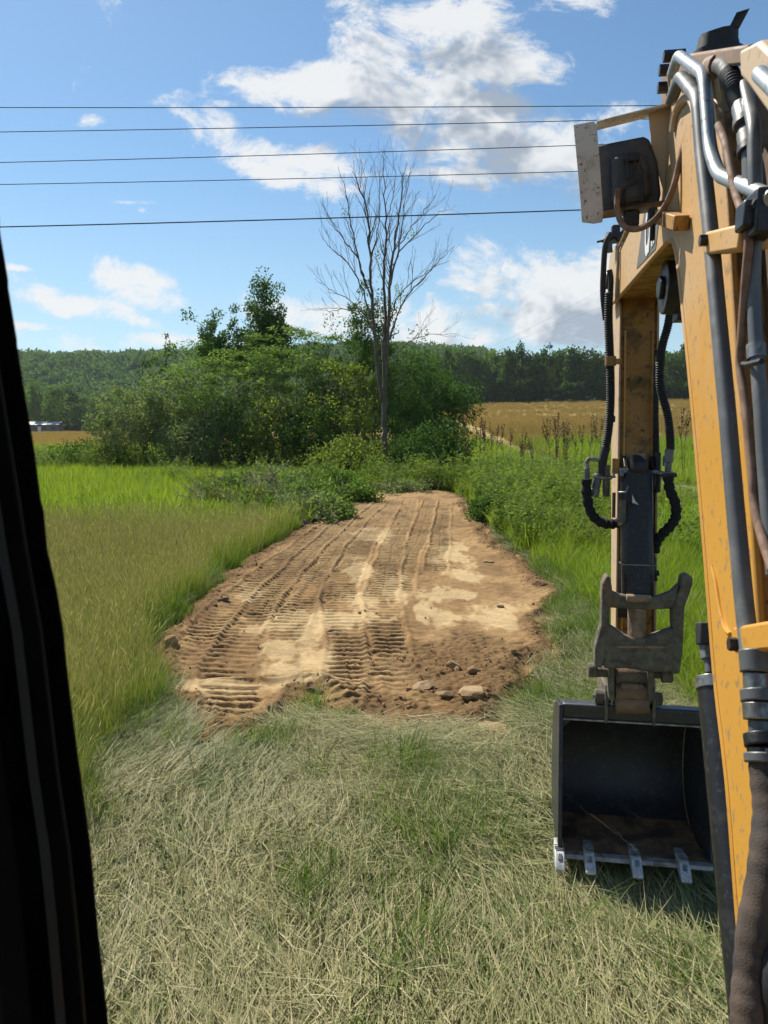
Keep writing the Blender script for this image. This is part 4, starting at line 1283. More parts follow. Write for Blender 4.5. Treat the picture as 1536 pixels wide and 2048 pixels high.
def scatter(name, pts, rot, scl, tint, sources, label, vid=None, kind='stuff', cat='grass'):
    """ONE stuff object: source clumps instanced on points"""
    n = len(pts)
    me = bpy.data.meshes.new(name)
    me.vertices.add(n)
    me.vertices.foreach_set('co', np.asarray(pts, np.float32).ravel())
    me.attributes.new('rot', 'FLOAT_VECTOR', 'POINT').data.foreach_set('vector', np.asarray(rot, np.float32).ravel())
    me.attributes.new('scl', 'FLOAT', 'POINT').data.foreach_set('value', np.asarray(scl, np.float32))
    me.attributes.new('tint', 'FLOAT', 'POINT').data.foreach_set('value', np.asarray(tint, np.float32))
    vid = RNG.integers(0, len(sources), n) if vid is None else vid
    me.attributes.new('vid', 'INT', 'POINT').data.foreach_set('value', np.asarray(vid, np.int32))
    col = bpy.data.collections.new(name + '_sources')
    for i, s_ in enumerate(sources):
        s_.name = '%s_%02d' % (name, i)
        col.objects.link(s_)
    ng = bpy.data.node_groups.new(name, 'GeometryNodeTree')
    ng.interface.new_socket('Geometry', in_out='INPUT', socket_type='NodeSocketGeometry')
    ng.interface.new_socket('Geometry', in_out='OUTPUT', socket_type='NodeSocketGeometry')
    g = G(ng)
    gi, go = g.n('NodeGroupInput', out=None), g.n('NodeGroupOutput', out=None)
    ci = g.n('GeometryNodeCollectionInfo', col, True, True, out=0)
    na = lambda nm, dt: g.n('GeometryNodeInputNamedAttribute', nm, data_type=dt, out=0)
    eu = g.n('FunctionNodeEulerToRotation', na('rot', 'FLOAT_VECTOR'))
    io = g.n('GeometryNodeInstanceOnPoints', gi.outputs[0], None, ci, True, na('vid', 'INT'), eu, na('scl', 'FLOAT'))
    ng.links.new(io, go.inputs[0])
    o = bpy.data.objects.new(name, me)
    md = o.modifiers.new('scatter', 'NODES')
    md.node_group = ng
    link(o)
    return tag(o, label, cat, kind=kind)


rg = np.random.default_rng(5)
A2 = lambda n, mid=0.: np.stack([rg.normal(0, .08, n), rg.normal(0, .08, n), rg.uniform(0, 2 * pi, n)], -1)

# ---- source clumps
def hay_clump(i):
    v1, q1, tip, td = blades(96, .30, (.08, .32), (.0030, .0085), (1.1, 1.6), (-.02, .25), rg, 3, .075, azim=(pi / 2, .40), flat=True)
    v2, q2, tip, td = blades(20, .30, (.15, .46), (.0022, .0036), (1.30, 1.58), (-.05, .12), rg, 3, .095, azim=(pi / 2, .30), flat=True)
    v3, q3, tip, td = blades(22, .28, (.06, .20), (.004, .007), (.5, 1.4), (.1, .7), rg, 2, .04)
    return clump_obj('hay', [(v1, q1, 0), (v2, q2, 1), (v3, q3, 0)], [M['hay'], M['hay_stem']])


def fresh_clump(i, h=.22, n=60):
    v1, q1, tip, td = blades(n, .11, (h * .5, h * 1.3), (.003, .0055), (.1, .75), (.3, 1.1), rg, 3)
    return clump_obj('fresh', [(v1, q1, 0)], [M['fresh']])


def field_clump(i, wide=1.0, n=44):
    v1, q1, tip, td = blades(n, .16, (.25, .60), (.003 * wide, .006 * wide), (.03, .38), (.2, 1.1), rg, 3)
    ns = max(9, n // 3)
    v2, q2, tip, td = blades(ns, .16, (.45, .78), (.0022 * wide, .003 * wide), (.02, .22), (.05, .5), rg, 3)
    v3, q3 = heads(tip, td, rg, (.05, .11), (.0022 * wide, .0042 * wide))
    return clump_obj('field', [(v1, q1, 0), (v2, q2, 1), (v3, q3, 1)], [M['field'], M['seed']])


def lush_clump(i, wide=1.0, n=46, h=.42):
    v1, q1, tip, td = blades(n, .17, (h * .5, h * 1.35), (.005 * wide, .010 * wide), (.05, .5), (.25, 1.3), rg, 3)
    return clump_obj('lush', [(v1, q1, 0)], [M['lush']])


def weed_clump(i, h=.8, n=9, lf=(.07, .15)):
    """upright leafy weeds: stems with leaves up the stem"""
    parts = []
    v1, q1, tip, td = blades(n, .20, (h * .6, h * 1.15), (.008, .012), (.02, .30), (.0, .35), rg, 4)
    parts.append((v1, q1, 0))
    S = v1.reshape(n, 5, 2, 3).mean(2)
    for k in range(n):
        m_ = 26
        t = rg.uniform(.15, 1, m_) * 4
        i0 = np.minimum(t.astype(int), 3)
        c = S[k, i0] + (S[k, i0 + 1] - S[k, i0]) * (t - i0)[:, None]
        a = rg.uniform(0, 2 * pi, m_)
        d = np.stack([np.cos(a), np.sin(a), rg.uniform(-.2, .7, m_)], -1)
        v, q_ = leaf_quads(c, d, np.tile((0, 0, 1.), (m_, 1)) + rg.normal(0, .3, (m_, 3)), lf, (lf[0] * .35, lf[1] * .4), rg)
        parts.append((v, q_, 0))
    return clump_obj('weed', parts, [M['weed']])


def tan_clump(i):
    v1, q1, tip, td = blades(46, .5, (.4, .75), (.02, .045), (.03, .35), (.1, .6), rg, 2)
    return clump_obj('tan', [(v1, q1, 0)], [M['tanfar']])


def jitter_grid(x0, x1, y0, y1, dens, keep):
    n = int((x1 - x0) * (y1 - y0) * dens)
    x, y = rg.uniform(x0, x1, n), rg.uniform(y0, y1, n)
    k = keep(x, y)
    if k.dtype != bool:
        k = rg.uniform(0, 1, n) < k
    return x[k], y[k]


# borders of the cut area (from the photo's edge of standing grass)
LB = np.array([gnd(*p)[:2] for p in [(110, 1900), (110, 1620), (135, 1560), (215, 1492), (310, 1412), (335, 1355), (305, 1305)]])
def left_tall(x, y):
    b_ = np.interp(y, LB[:, 1], LB[:, 0])
    b_ = np.where(y > LB[-1, 1], strip_l(y) - .30, b_)
    return b_ - x + (fbm(y * 1.3, x * 0 + 2.2, 3, 33) - .5) * .5
RB = np.array([gnd(*p)[:2] for p in [(1460, 1450), (1400, 1395), (1320, 1345), (1235, 1280), (1190, 1215), (1125, 1160), (1050, 1105), (985, 1050), (940, 1000)]])
def right_tall(x, y):
    b_ = np.interp(y, RB[:, 1], RB[:, 0])
    b_ = np.where(y < RB[0, 1], 40, b_)
    return x - b_ + (fbm(y * 1.1, x * 0 + 8.2, 3, 36) - .5) * .7
def in_soil(x, y, mrg=0.0):
    return (strip_inside(x, y) > mrg) & (y < Y_END)
heapc = gnd(985, 1478)
def on_heap(x, y):
    lx_, ly_2 = x * CY - y * SY, x * SY + y * CY
    under = (lx_ > .36) & (lx_ < 1.12) & (ly_2 > 3.95) & (ly_2 < 4.62)      # nothing grows through the bucket
    return (np.hypot((x - heapc[0]) / .26, (y - heapc[1]) / .30) < 1) | under


def view_ok(x, y, mrg=.08):
    """keeps plants to the ground the picture (and a step to either side of it) can see"""
    return (np.abs(x) < (.52 + mrg) * y + 1.3)


# ---- cut hay
def green_ctr(y):
    return gnd(812, 1700)[0] + .05 * np.sin(y * 2.1) + .03 * (y - 3.5)


def keep_hay(x, y):
    thin = 1 - .72 * np.exp(-((x - green_ctr(y)) / .15) ** 2) * (y < 5.4) * sstep(fbm(y * 1.7, x * 2.0, 2, 63), .35, .6)
    return thin * ((~in_soil(x, y, -.17)) & (left_tall(x, y) < .25) & (right_tall(x, y) < .35) & view_ok(x, y) & ~on_heap(x, y))
x, y = jitter_grid(-5, 7, 1.6, 13, 74, keep_hay)
xb, yb2 = jitter_grid(1, 4.2, 13, 27, 30, keep_hay)
x, y = np.concatenate([x, xb]), np.concatenate([y, yb2])
far_ = np.clip((y - 6) / 6, 0, 1)
k = rg.uniform(0, 1, len(x)) > far_ * .35
x, y = x[k], y[k]
flow = (fbm(x * .8, y * .5, 2, 51) - .5) * 1.5 + .10 * x + rg.normal(0, .26, len(x))
cross = sstep(fbm(x * .8, y * .8, 2, 53), .60, .72) * (y > 4.6)
flow = flow + cross * 1.1
tint = np.clip(.51 + 3.8 * (fbm(x * 1.8, y * .45, 3, 52) - .5) + rg.normal(0, .16, len(x)), 0, 1)
rot = np.stack([rg.normal(0, .05, len(x)), rg.normal(0, .05, len(x)), flow + np.where(rg.uniform(0, 1, len(x)) < .5, 0, pi)], -1)
lxh, lyh = x * CY - y * SY, x * SY + y * CY
sink = ((lxh > .1) & (lxh < 1.4) & (lyh > 3.42) & (lyh < 4.95)) * .06
scatter('cut_grass', np.stack([x, y, terrain(x, y) - sink + rg.uniform(0, .03, len(x)) + .02 * np.maximum(0, fbm(x * 1.2, y * 1.2, 2, 57) * 5 - 2)], -1), rot, rg.uniform(.75, 1.15, len(x)), tint, [hay_clump(i) for i in range(7)], 'pale cut grass lying flat in swaths in front of the bare soil')

# ---- fresh green grass coming through the cut area
mid = gnd(812, 1700)[0]
def keep_fresh(x, y):
    ctr = green_ctr(y)
    streak = np.exp(-((x - ctr) / .17) ** 2) * (.22 + .75 * sstep(fbm(y * 1.7, x * 2.0, 2, 63), .34, .58)) * (y < 5.6)
    streak = np.maximum(streak, np.exp(-((x - ctr + .62 + .06 * (y - 3)) / .13) ** 2) * sstep(fbm(y * 1.3, x * 0 + 4, 2, 62), .38, .6) * .8 * (y < 5.4))
    blobs = sstep(fbm(x * 1.1, y * 1.1, 3, 64), .60, .72) * .45
    tuft = np.exp(-(((x - gnd(660, 1425)[0]) / .32) ** 2 + ((y - gnd(660, 1425)[1]) / .16) ** 2)) * 1.2
    lef = np.exp(-((left_tall(x, y) + .02) / .22) ** 2) * .55
    rig = np.exp(-((right_tall(x, y) + .2) / .45) ** 2) * .6
    bri = sstep(x, 1.0, 1.6) * sstep(4.2 - y, 0, .8) * .35
    pr = np.maximum.reduce([streak, blobs, tuft, lef, rig, bri])
    lx_, ly_2 = x * CY - y * SY, x * SY + y * CY
    ok = (~in_soil(x, y, .06)) & view_ok(x, y) & ~on_heap(x, y) & ~((lx_ > .25) & (lx_ < 1.25) & (ly_2 > 3.5) & (ly_2 < 4.8)) & (left_tall(x, y) < .4) & (right_tall(x, y) < .5)
    return pr * ok
x, y = jitter_grid(-5, 7, 1.6, 13, 135, keep_fresh)
bigs = 1 + .22 * np.exp(-((x - green_ctr(y)) / .2) ** 2) * (y < 5.4)
scatter('fresh_grass', np.stack([x, y, terrain(x, y) + .02], -1), A2(len(x)), rg.uniform(.6, 1.25, len(x)) * bigs, rg.uniform(0, 1, len(x)), [fresh_clump(i, h) for i, h in enumerate((.16, .2, .26, .3))], 'green grass tufts sprouting through the cut swaths')

# ---- standing meadow on the left
def keep_meadow(x, y):
    p = (left_tall(x, y) > -.05) & view_ok(x, y) & ~in_soil(x, y, -.02)
    return p * (1 - sstep(y + 1.2 * (fbm(x * .5, x * 0, 2, 65) - .5), 17.0, 18.6))
x1, y1 = jitter_grid(-8, -1.0, 3.2, 11, 75, keep_meadow)
x2, y2 = jitter_grid(-17, 0, 11, 25, 34, keep_meadow)
x, y = np.concatenate([x1, x2]), np.concatenate([y1, y2])
tint = np.clip(fbm(x * .35, y * .25, 3, 66) * 1.5 - .25 + rg.normal(0, .15, len(x)), 0, 1)
edge_g = np.exp(-np.maximum(left_tall(x, y), 0) / .35)
tint = np.clip(tint * (1 - .8 * edge_g), 0, 1)
vid = np.where(y < 11, rg.integers(0, 4, len(x)), rg.integers(4, 7, len(x)))
sc_ = rg.uniform(.72, 1.1, len(x)) * (.85 + .25 * fbm(x * .5, y * .5, 2, 67))
scatter('meadow_grass', np.stack([x, y, terrain(x, y)], -1), A2(len(x)), sc_, tint, [field_clump(i) for i in range(4)] + [field_clump(i, 1.35, 50) for i in range(3)], 'tall yellow-green meadow grass with seed heads left of the bare soil', vid=vid)
# dark fresh growth along the soil border
x, y = jitter_grid(-6, 0, 4.5, 25, 30, lambda x, y: ((left_tall(x, y) > -.1) & (left_tall(x, y) < .35)) & ~in_soil(x, y, .0))
scatter('border_grass', np.stack([x, y, terrain(x, y)], -1), A2(len(x)), rg.uniform(.7, 1.2, len(x)), rg.uniform(0, .8, len(x)), [fresh_clump(i, .42, 60) for i in range(3)], 'dark green grass along the left border of the bare soil')

# ---- bright green growth: band behind the meadow, and right of the strip
def on_brush(x, y):
    """ground covered by the cut brush"""
    px_ = 768 + FPX * x / (y * cos(PITCH) + CAM_H * sin(PITCH))
    return (px_ > 372) & (px_ < 735) & (y > 20.2 - .004 * (px_ - 372)) & (y < 33)


def keep_lush(x, y):
    left = (x < strip_l(np.minimum(y, Y_END)) - .2) & (y > 17.3 + 1.5 * (fbm(x * .4, x * 0, 2, 68) - .5))
    right = (right_tall(x, y) > -.1)
    back = (y > Y_END + .3)
    lane = np.abs(x - lane_x(y)) < 1.2
    return ((left | right | back) & view_ok(x, y) & ~lane & ~in_soil(x, y, .0)) * np.where(on_brush(x, y), .06, 1.0)
x1, y1 = jitter_grid(1, 10, 5.5, 14, 48, keep_lush)
x2, y2 = jitter_grid(-24, 20, 14, 46, 17, keep_lush)
x3, y3 = jitter_grid(-45, 50, 46, 72, 5, keep_lush)
x, y = np.concatenate([x1, x2, x3]), np.concatenate([y1, y2, y3])
big = np.where(y > 46, 1.5, 1.0)
tint = np.clip(fbm(x * .3, y * .2, 3, 69) * 1.6 - .35 + rg.normal(0, .15, len(x)) + .25 * (x < 0), 0, 1)
vid = np.where(y < 14, rg.integers(0, 4, len(x)), rg.integers(4, 7, len(x)))
scatter('lush_grass', np.stack([x, y, terrain(x, y)], -1), A2(len(x)), rg.uniform(.7, 1.25, len(x)) * big, tint, [lush_clump(i) for i in range(4)] + [lush_clump(i, 2.6, 40, .5) for i in range(3)], 'bright green grass beside and beyond the bare soil', vid=vid)

# seedy brownish grass among the green on the right
x, y = jitter_grid(2, 12, 6, 40, 5, lambda x, y: (right_tall(x, y) > .3) & view_ok(x, y) & (fbm(x * .5, y * .4, 2, 70) > .5) & (np.abs(x - lane_x(y)) > 1.2))
scatter('seedy_grass', np.stack([x, y, terrain(x, y)], -1), A2(len(x)), rg.uniform(.7, 1.0, len(x)), rg.uniform(.2, 1, len(x)), [field_clump(i, 1.6, 34) for i in range(3)], 'seedy tan grass mixed into the green right of the bare soil')

# ---- leafy weeds at the end of the strip and on the right
def keep_weed(x, y):
    c = np.exp(-(((x - 4.3) / 1.9) ** 2 + ((y - 24) / 5.5) ** 2)) * 1.0
    c = np.maximum(c, np.exp(-(((x - 3.2) / 1.1) ** 2 + ((y - 17.5) / 3.5) ** 2)) * .7)
    c = np.maximum(c, np.exp(-(((x + .0) / 6.0) ** 2 + ((y - 30.5) / 2.6) ** 2)) * .9)
    c = np.maximum(c, np.exp(-(((x - 7) / 3.0) ** 2 + ((y - 33) / 5) ** 2)) * .6)
    c = np.maximum(c, (y > 37) * (y < 44) * (x < 4) * .5)
    return c * (~in_soil(x, y, -.1)) * view_ok(x, y) * np.where(on_brush(x, y), .25, 1) * (np.abs(x - lane_x(y)) > 1.3)
x, y = jitter_grid(-20, 12, 13, 44, 10, keep_weed)
scatter('leafy_weeds', np.stack([x, y, terrain(x, y)], -1), A2(len(x)), rg.uniform(.55, 1.2, len(x)), np.clip(fbm(x * .4, y * .4, 2, 73) + rg.normal(0, .2, len(x)), 0, 1), [weed_clump(i, h) for i, h in enumerate((.7, .95, 1.2, 1.4))], 'leafy green weeds crowding the far end of the bare soil', cat='weeds')

# ---- ripe tan grass on the far fields
def keep_tan(x, y):
    right = (x / y > .02) & (y > 44 + 30 * rg.uniform(0, 1, len(x)))
    left = (x / y < -.2) & (y > 62)
    return (right | left) & view_ok(x, y, .02) & (y < 262) & (np.abs(x - lane_x(y)) > 1.2)
x, y = jitter_grid(-120, 140, 44, 130, 1.1, keep_tan)
x2, y2 = jitter_grid(-140, 150, 130, 255, .35, keep_tan)
x, y = np.concatenate([x, x2]), np.concatenate([y, y2])
tint = np.clip(fbm(x * .05, y * .08, 3, 76) * 1.5 - .25 + rg.normal(0, .12, len(x)), 0, 1)
scatter('ripe_grass', np.stack([x, y, terrain(x, y)], -1), A2(len(x)), rg.uniform(.8, 1.3, len(x)), tint, [tan_clump(i) for i in range(4)], 'tan ripe grass covering the far fields')

# ------------------------------------------------------------------ trees and shrubs
def branch_mesh(paths, seg=5):
    """many tapered tubes -> verts, quads; paths: (points (k,3), radii (k))"""
    V, Q, o = [], [], 0
    ca = np.cos(np.arange(seg) * 2 * pi / seg)
    sa = np.sin(np.arange(seg) * 2 * pi / seg)
    for P, R in paths:
        P = np.asarray(P, float)
        k = len(P)
        t = np.gradient(P, axis=0)
        t /= np.linalg.norm(t, axis=1)[:, None] + 1e-9
        ref = np.where(np.abs(t[:, 2:3]) > .9, np.array((1., 0, 0)), np.array((0, 0, 1.)))
        u = np.cross(t, ref)
        u /= np.linalg.norm(u, axis=1)[:, None] + 1e-9
        w_ = np.cross(t, u)
        ring = P[:, None, :] + (u[:, None, :] * ca[None, :, None] + w_[:, None, :] * sa[None, :, None]) * np.asarray(R)[:, None, None]
        V.append(ring.reshape(-1, 3))
        i, j = np.meshgrid(np.arange(k - 1), np.arange(seg), indexing='ij')
        q_ = np.stack([i * seg + j, i * seg + (j + 1) % seg, (i + 1) * seg + (j + 1) % seg, (i + 1) * seg + j], -1).reshape(-1, 4)
        Q.append(q_ + o)
        o += k * seg
    return np.concatenate(V), np.concatenate(Q)


def wobble(a, b, n, amp, rng):
    t = np.linspace(0, 1, n)[:, None]
    P = np.asarray(a) * (1 - t) + np.asarray(b) * t
    d = rng.normal(0, amp, (n, 3)) * np.sin(t * pi)
    return P + d


def crown_leaves(cent, crad, nleaf, lsize, lwidth, style, rng):
    """leaves grouped in clumps round the branch ends"""
    n = len(cent) * nleaf
    ci = np.repeat(np.arange(len(cent)), nleaf)
    off = rng.normal(0, 1, (n, 3))
    off /= np.linalg.norm(off, axis=1)[:, None]
    rad = crad[ci] * rng.uniform(.15, 1, n) ** .6
    if style == 'layer':
        off[:, 2] *= .35
        off[:, 2] += .10
    c = cent[ci] + off * rad[:, None]
    if style == 'droop':                    # long compound leaves hanging outwards
        d = off.copy()
        d[:, 2] = -np.abs(rng.normal(.55, .3, n))
        up = np.tile((0, 0, 1.), (n, 1)) + rng.normal(0, .25, (n, 3))
    elif style == 'layer':
        d = off.copy()
        d[:, 2] = rng.normal(-.12, .25, n)
        up = np.tile((0, 0, 1.), (n, 1)) + rng.normal(0, .35, (n, 3))
    else:
        d = off * .4 + rng.normal(0, .8, (n, 3))
        up = off * .9 + rng.normal(0, .45, (n, 3))
        up[:, 2] += .7
    return leaf_quads(c, d, up, (lsize * .7, lsize * 1.35), (lwidth * .7, lwidth * 1.3), rng)


def ellipsoid_pts(n, rx, rz, rng, shell=.45, flat=0.25, lump=.35, seed=0):
    """points filling a lumpy crown whose centre is the origin"""
    d = rng.normal(0, 1, (n, 3))
    d /= np.linalg.norm(d, axis=1)[:, None]
    r = rng.uniform(shell, 1, n)
    lumpf = 1 + lump * (fbm(d[:, 0] * 2.2 + seed * 3.1 + 9, d[:, 1] * 2.2 + d[:, 2] * 1.7 + 5, 2, seed + 3) - .5) * 2
    p = d * (r * lumpf)[:, None] * np.array((rx, rx, rz))
    p[:, 2] = np.where(p[:, 2] < 0, p[:, 2] * (1 - flat), p[:, 2])
    return p


TREE_MATS = {
    'sumac': leafmat('sumac_leaves', [(0.113, 0.195, 0.048), (0.176, 0.271, 0.065), (0.248, 0.343, 0.088), (0.160, 0.237, 0.076)], .35, .12),
    'willow': leafmat('grey_green_leaves', [(0.136, 0.193, 0.076), (0.204, 0.257, 0.111), (0.285, 0.332, 0.155), (0.163, 0.209, 0.089)], .32, .14),
    'dark': leafmat('dark_leaves', [(0.050, 0.106, 0.025), (0.076, 0.151, 0.033), (0.115, 0.201, 0.046), (0.066, 0.127, 0.038)], .3, .12),
    'olive': leafmat('olive_leaves', [(0.110, 0.162, 0.035), (0.179, 0.237, 0.048), (0.275, 0.329, 0.067), (0.138, 0.185, 0.045)], .38, .1),
    'vine': leafmat('yellow_green_leaves', [(0.105, 0.154, 0.029), (0.158, 0.212, 0.040), (0.210, 0.260, 0.063), (0.094, 0.142, 0.032)], .5, .1),
    'green': leafmat('mid_green_leaves', [(0.071, 0.140, 0.027), (0.112, 0.201, 0.037), (0.175, 0.263, 0.055), (0.103, 0.167, 0.037)], .42, .12),
    'far': leafmat('far_tree_leaves', [(0.051, 0.098, 0.028), (0.076, 0.135, 0.036), (0.116, 0.178, 0.050), (0.068, 0.117, 0.039)], .3, .03),
    'farlight': leafmat('far_light_leaves', [(0.093, 0.155, 0.039), (0.129, 0.210, 0.050), (0.177, 0.266, 0.066), (0.112, 0.177, 0.050)], .32, .03),
    'hill': leafmat('hillside_leaves', [(0.070, 0.138, 0.048), (0.105, 0.181, 0.062), (0.149, 0.230, 0.083), (0.094, 0.152, 0.058)], .25, .0, inst=True),
}


def make_tree(name, label, cat, loc, H_, cw, kind, style='random', nclus=60, nleaf=34, lsize=.13, lw=.075, base_f=.25, stems=4, shell=.45, group=None, seed=1, cr=.5, trunk_r=None, lump=.35, top_narrow=0.0, bark='bark'):
    rng = np.random.default_rng(seed)
    root = empty(name, tuple(float(v) for v in loc), rng.uniform(0, 6))
    tag(root, label, cat, group)
    zc = H_ * (base_f + (1 - base_f) * .5)
    rz = H_ * (1 - base_f) * .5
    cent = ellipsoid_pts(nclus, cw / 2, rz, rng, shell, .1, lump, seed)
    if top_narrow:
        f = np.clip((cent[:, 2] / rz + 1) / 2, 0, 1)
        k_ = 1 - top_narrow * f ** 1.2
        cent[:, 0] *= k_
        cent[:, 1] *= k_
    cent[:, 2] = np.where(cent[:, 2] > .82 * rz, .82 * rz + (cent[:, 2] - .82 * rz) * .4, cent[:, 2])
    cent[:, 2] += zc
    crad = rng.uniform(.6, 1.25, nclus) * cr
    lv, lq = crown_leaves(cent, crad, nleaf, lsize, lw, style, rng)
    me = mesh_np('crown', lv, [lq], [TREE_MATS[kind]])
    link(bpy.data.objects.new('crown', me), root)
    tr = trunk_r or H_ * .012
    paths = []
    tops = []
    for s_ in range(stems):
        a = rng.uniform(0, 2 * pi)
        r0 = .12 * (stems > 1) * cw * rng.uniform(.3, 1)
        sp_ = cw * .22 * (stems > 1) + cw * .03
        b_ = np.array((cos(a) * r0, sin(a) * r0, -.1))
        t_ = np.array((cos(a) * sp_, sin(a) * sp_, H_ * (.80 if stems == 1 else rng.uniform(.55, .8))))
        P = wobble(b_, t_, 7, H_ * .012, rng)
        paths.append((P, np.linspace(tr, tr * .3, 7)))
        tops.append(P)
    for i in rng.permutation(nclus)[:min(nclus, 46)]:
        c = cent[i]
        P = tops[rng.integers(stems)]
        z = np.clip(c[2] - rng.uniform(.25, .5) * cw * .5, H_ * .12, H_ * .78)
        k_ = int(np.argmin(np.abs(P[:, 2] - z)))
        paths.append((wobble(P[k_], c, 5, cw * .02, rng), np.linspace(tr * .38, tr * .10, 5)))
    tv, tq_ = branch_mesh(paths, 5)
    me = mesh_np('trunk', tv, [tq_], [M[bark]], smooth=True)
    link(bpy.data.objects.new('trunk', me), root)
    return root


def copy_tree(root, loc, rz, s, label=None):
    r = root.copy()
    SC.collection.objects.link(r)
    r.location = tuple(float(v) for v in loc)
    r.rotation_euler = (0, 0, rz)
    r.scale = s
    if label:
        r['label'] = label
    for ch in root.children:
        c = ch.copy()
        SC.collection.objects.link(c)
        c.parent = r
    return r


def ground_at(px, Y_):
    x = float((px - 768) / FPX * (Y_ * cos(PITCH) + CAM_H * sin(PITCH)))
    return np.array((x, Y_, float(terrain(x, Y_))))


def top_h(px, py, Y_):
    return float(at(px, py, Y_)[2]) - ground_at(px, Y_)[2]


# name, label, px centre, top py, half width px, distance, leaf kind, style, extra
SHRUBS = [
    ('shrub', 'grey-green small-leaved shrub at the left end of the thicket', 268, 785, 72, 40, 'willow', 'random', dict(nclus=95, cr=.42)),
    ('shrub', 'taller grey-green shrub just behind the left end of the thicket', 335, 745, 72, 42, 'willow', 'random', dict(nclus=90, cr=.5)),
    ('sumac', 'sumac with pale flat sprays between grey-green shrub and tall poplars', 415, 704, 80, 41, 'sumac', 'layer', dict(nclus=85)),
    ('sumac', 'sumac crown below the tall poplar in the thicket', 498, 690, 85, 42, 'sumac', 'layer', dict(nclus=85)),
    ('sumac', 'rounded sumac in the middle of the thicket top', 585, 678, 85, 42, 'sumac', 'layer', dict(nclus=90)),
    ('sumac', 'sumac beside the dead tree on its left', 655, 690, 75, 43, 'sumac', 'layer', dict(nclus=80)),
    ('shrub', 'dark round shrub under the sumacs behind the brush pile', 470, 812, 58, 38.5, 'dark', 'random', dict(nclus=60, base_f=.05)),
    ('shrub', 'olive shrub low in the thicket behind the cut brush', 548, 800, 58, 38.5, 'olive', 'random', dict(nclus=65, base_f=.05)),
    ('shrub', 'dark tangled shrub at the foot of the middle sumacs', 622, 808, 58, 38.5, 'dark', 'random', dict(nclus=65, base_f=.05)),
    ('shrub', 'olive-brown shrub next to the dead trunk on its left', 696, 800, 56, 38, 'olive', 'random', dict(nclus=65, base_f=.05)),
    ('shrub', 'low grey-green shrub in front of the leftmost sumac', 390, 845, 60, 38.5, 'willow', 'random', dict(nclus=60, base_f=.05)),
    ('shrub', 'yellow-green vine-covered shrub left of the dead trunk', 672, 735, 52, 40, 'vine', 'random', dict(nclus=26, cr=.4, base_f=.45)),
    ('shrub', 'bright vine clump right against the dead trunk', 742, 728, 46, 39.5, 'vine', 'random', dict(nclus=16, cr=.35, base_f=.55)),
    ('broadleaf_tree', 'dark broadleaf tree standing behind the dead tree', 726, 640, 78, 43, 'dark', 'random', dict(nclus=85)),
    ('broadleaf_tree', 'slim dark tree wrapped round the dead trunk', 742, 588, 40, 41, 'dark', 'random', dict(nclus=42, cr=.4, base_f=.45)),
    ('broadleaf_tree', 'dark tree right of the dead trunk, tallest there', 812, 676, 62, 42, 'dark', 'random', dict(nclus=75)),
    ('walnut_tree', 'dark tree with long drooping leaves at the right end of the thicket', 868, 715, 74, 40.5, 'dark', 'droop', dict(nclus=80, lsize=.34, lw=.085, nleaf=24)),
    ('walnut_tree', 'smaller drooping tree overhanging the tan field edge', 905, 768, 48, 39, 'dark', 'droop', dict(nclus=46, lsize=.32, lw=.08, nleaf=24, base_f=.4)),
    ('shrub', 'green shrub filling the gap right of the dead trunk', 812, 790, 58, 38.5, 'green', 'random', dict(nclus=60, base_f=.05)),
    ('shrub', 'dense dark bush below the drooping tree', 875, 838, 58, 36.5, 'dark', 'random', dict(nclus=65, base_f=.02)),
    ('shrub', 'low bush right of the dead trunk near the soil end', 838, 872, 52, 35, 'dark', 'random', dict(nclus=55, base_f=.02)),
    ('shrub', 'low olive bush left of the dead trunk near the soil end', 705, 888, 62, 35, 'olive', 'random', dict(nclus=60, base_f=.02)),
    ('shrub', 'dark bush at the left edge beside the tan field', 168, 888, 52, 41, 'dark', 'random', dict(nclus=55, base_f=.02)),
    ('shrub', 'olive bush by the cab pillar at the field edge', 98, 914, 46, 42, 'olive', 'random', dict(nclus=45, base_f=.02)),
    ('shrub', 'thin olive bush between the dark bush and the thicket', 226, 898, 40, 40, 'olive', 'random', dict(nclus=45, base_f=.02)),
]
for i, (nm, lab, px, py, hw, Y_, kind, style, ex) in enumerate(SHRUBS):
    p = ground_at(px, Y_)
    h_ = top_h(px, py, Y_)
    cw = 2.25 * hw / FPX * Y_
    kw = dict(nclus=60, nleaf=72, lsize=.15 if style != 'layer' else .20, lw=.085, base_f=.10, stems=5, seed=100 + i, cr=.58, trunk_r=.035)
    kw.update(ex)
    kw['nclus'] = int(kw['nclus'] * 1.25)
    make_tree(nm, lab, 'tree' if 'tree' in nm else 'shrub', p, h_ * (1.14 if style == 'layer' else 1.08), cw * 1.15, kind, style, group='shrubs and trees of the thicket', **kw)

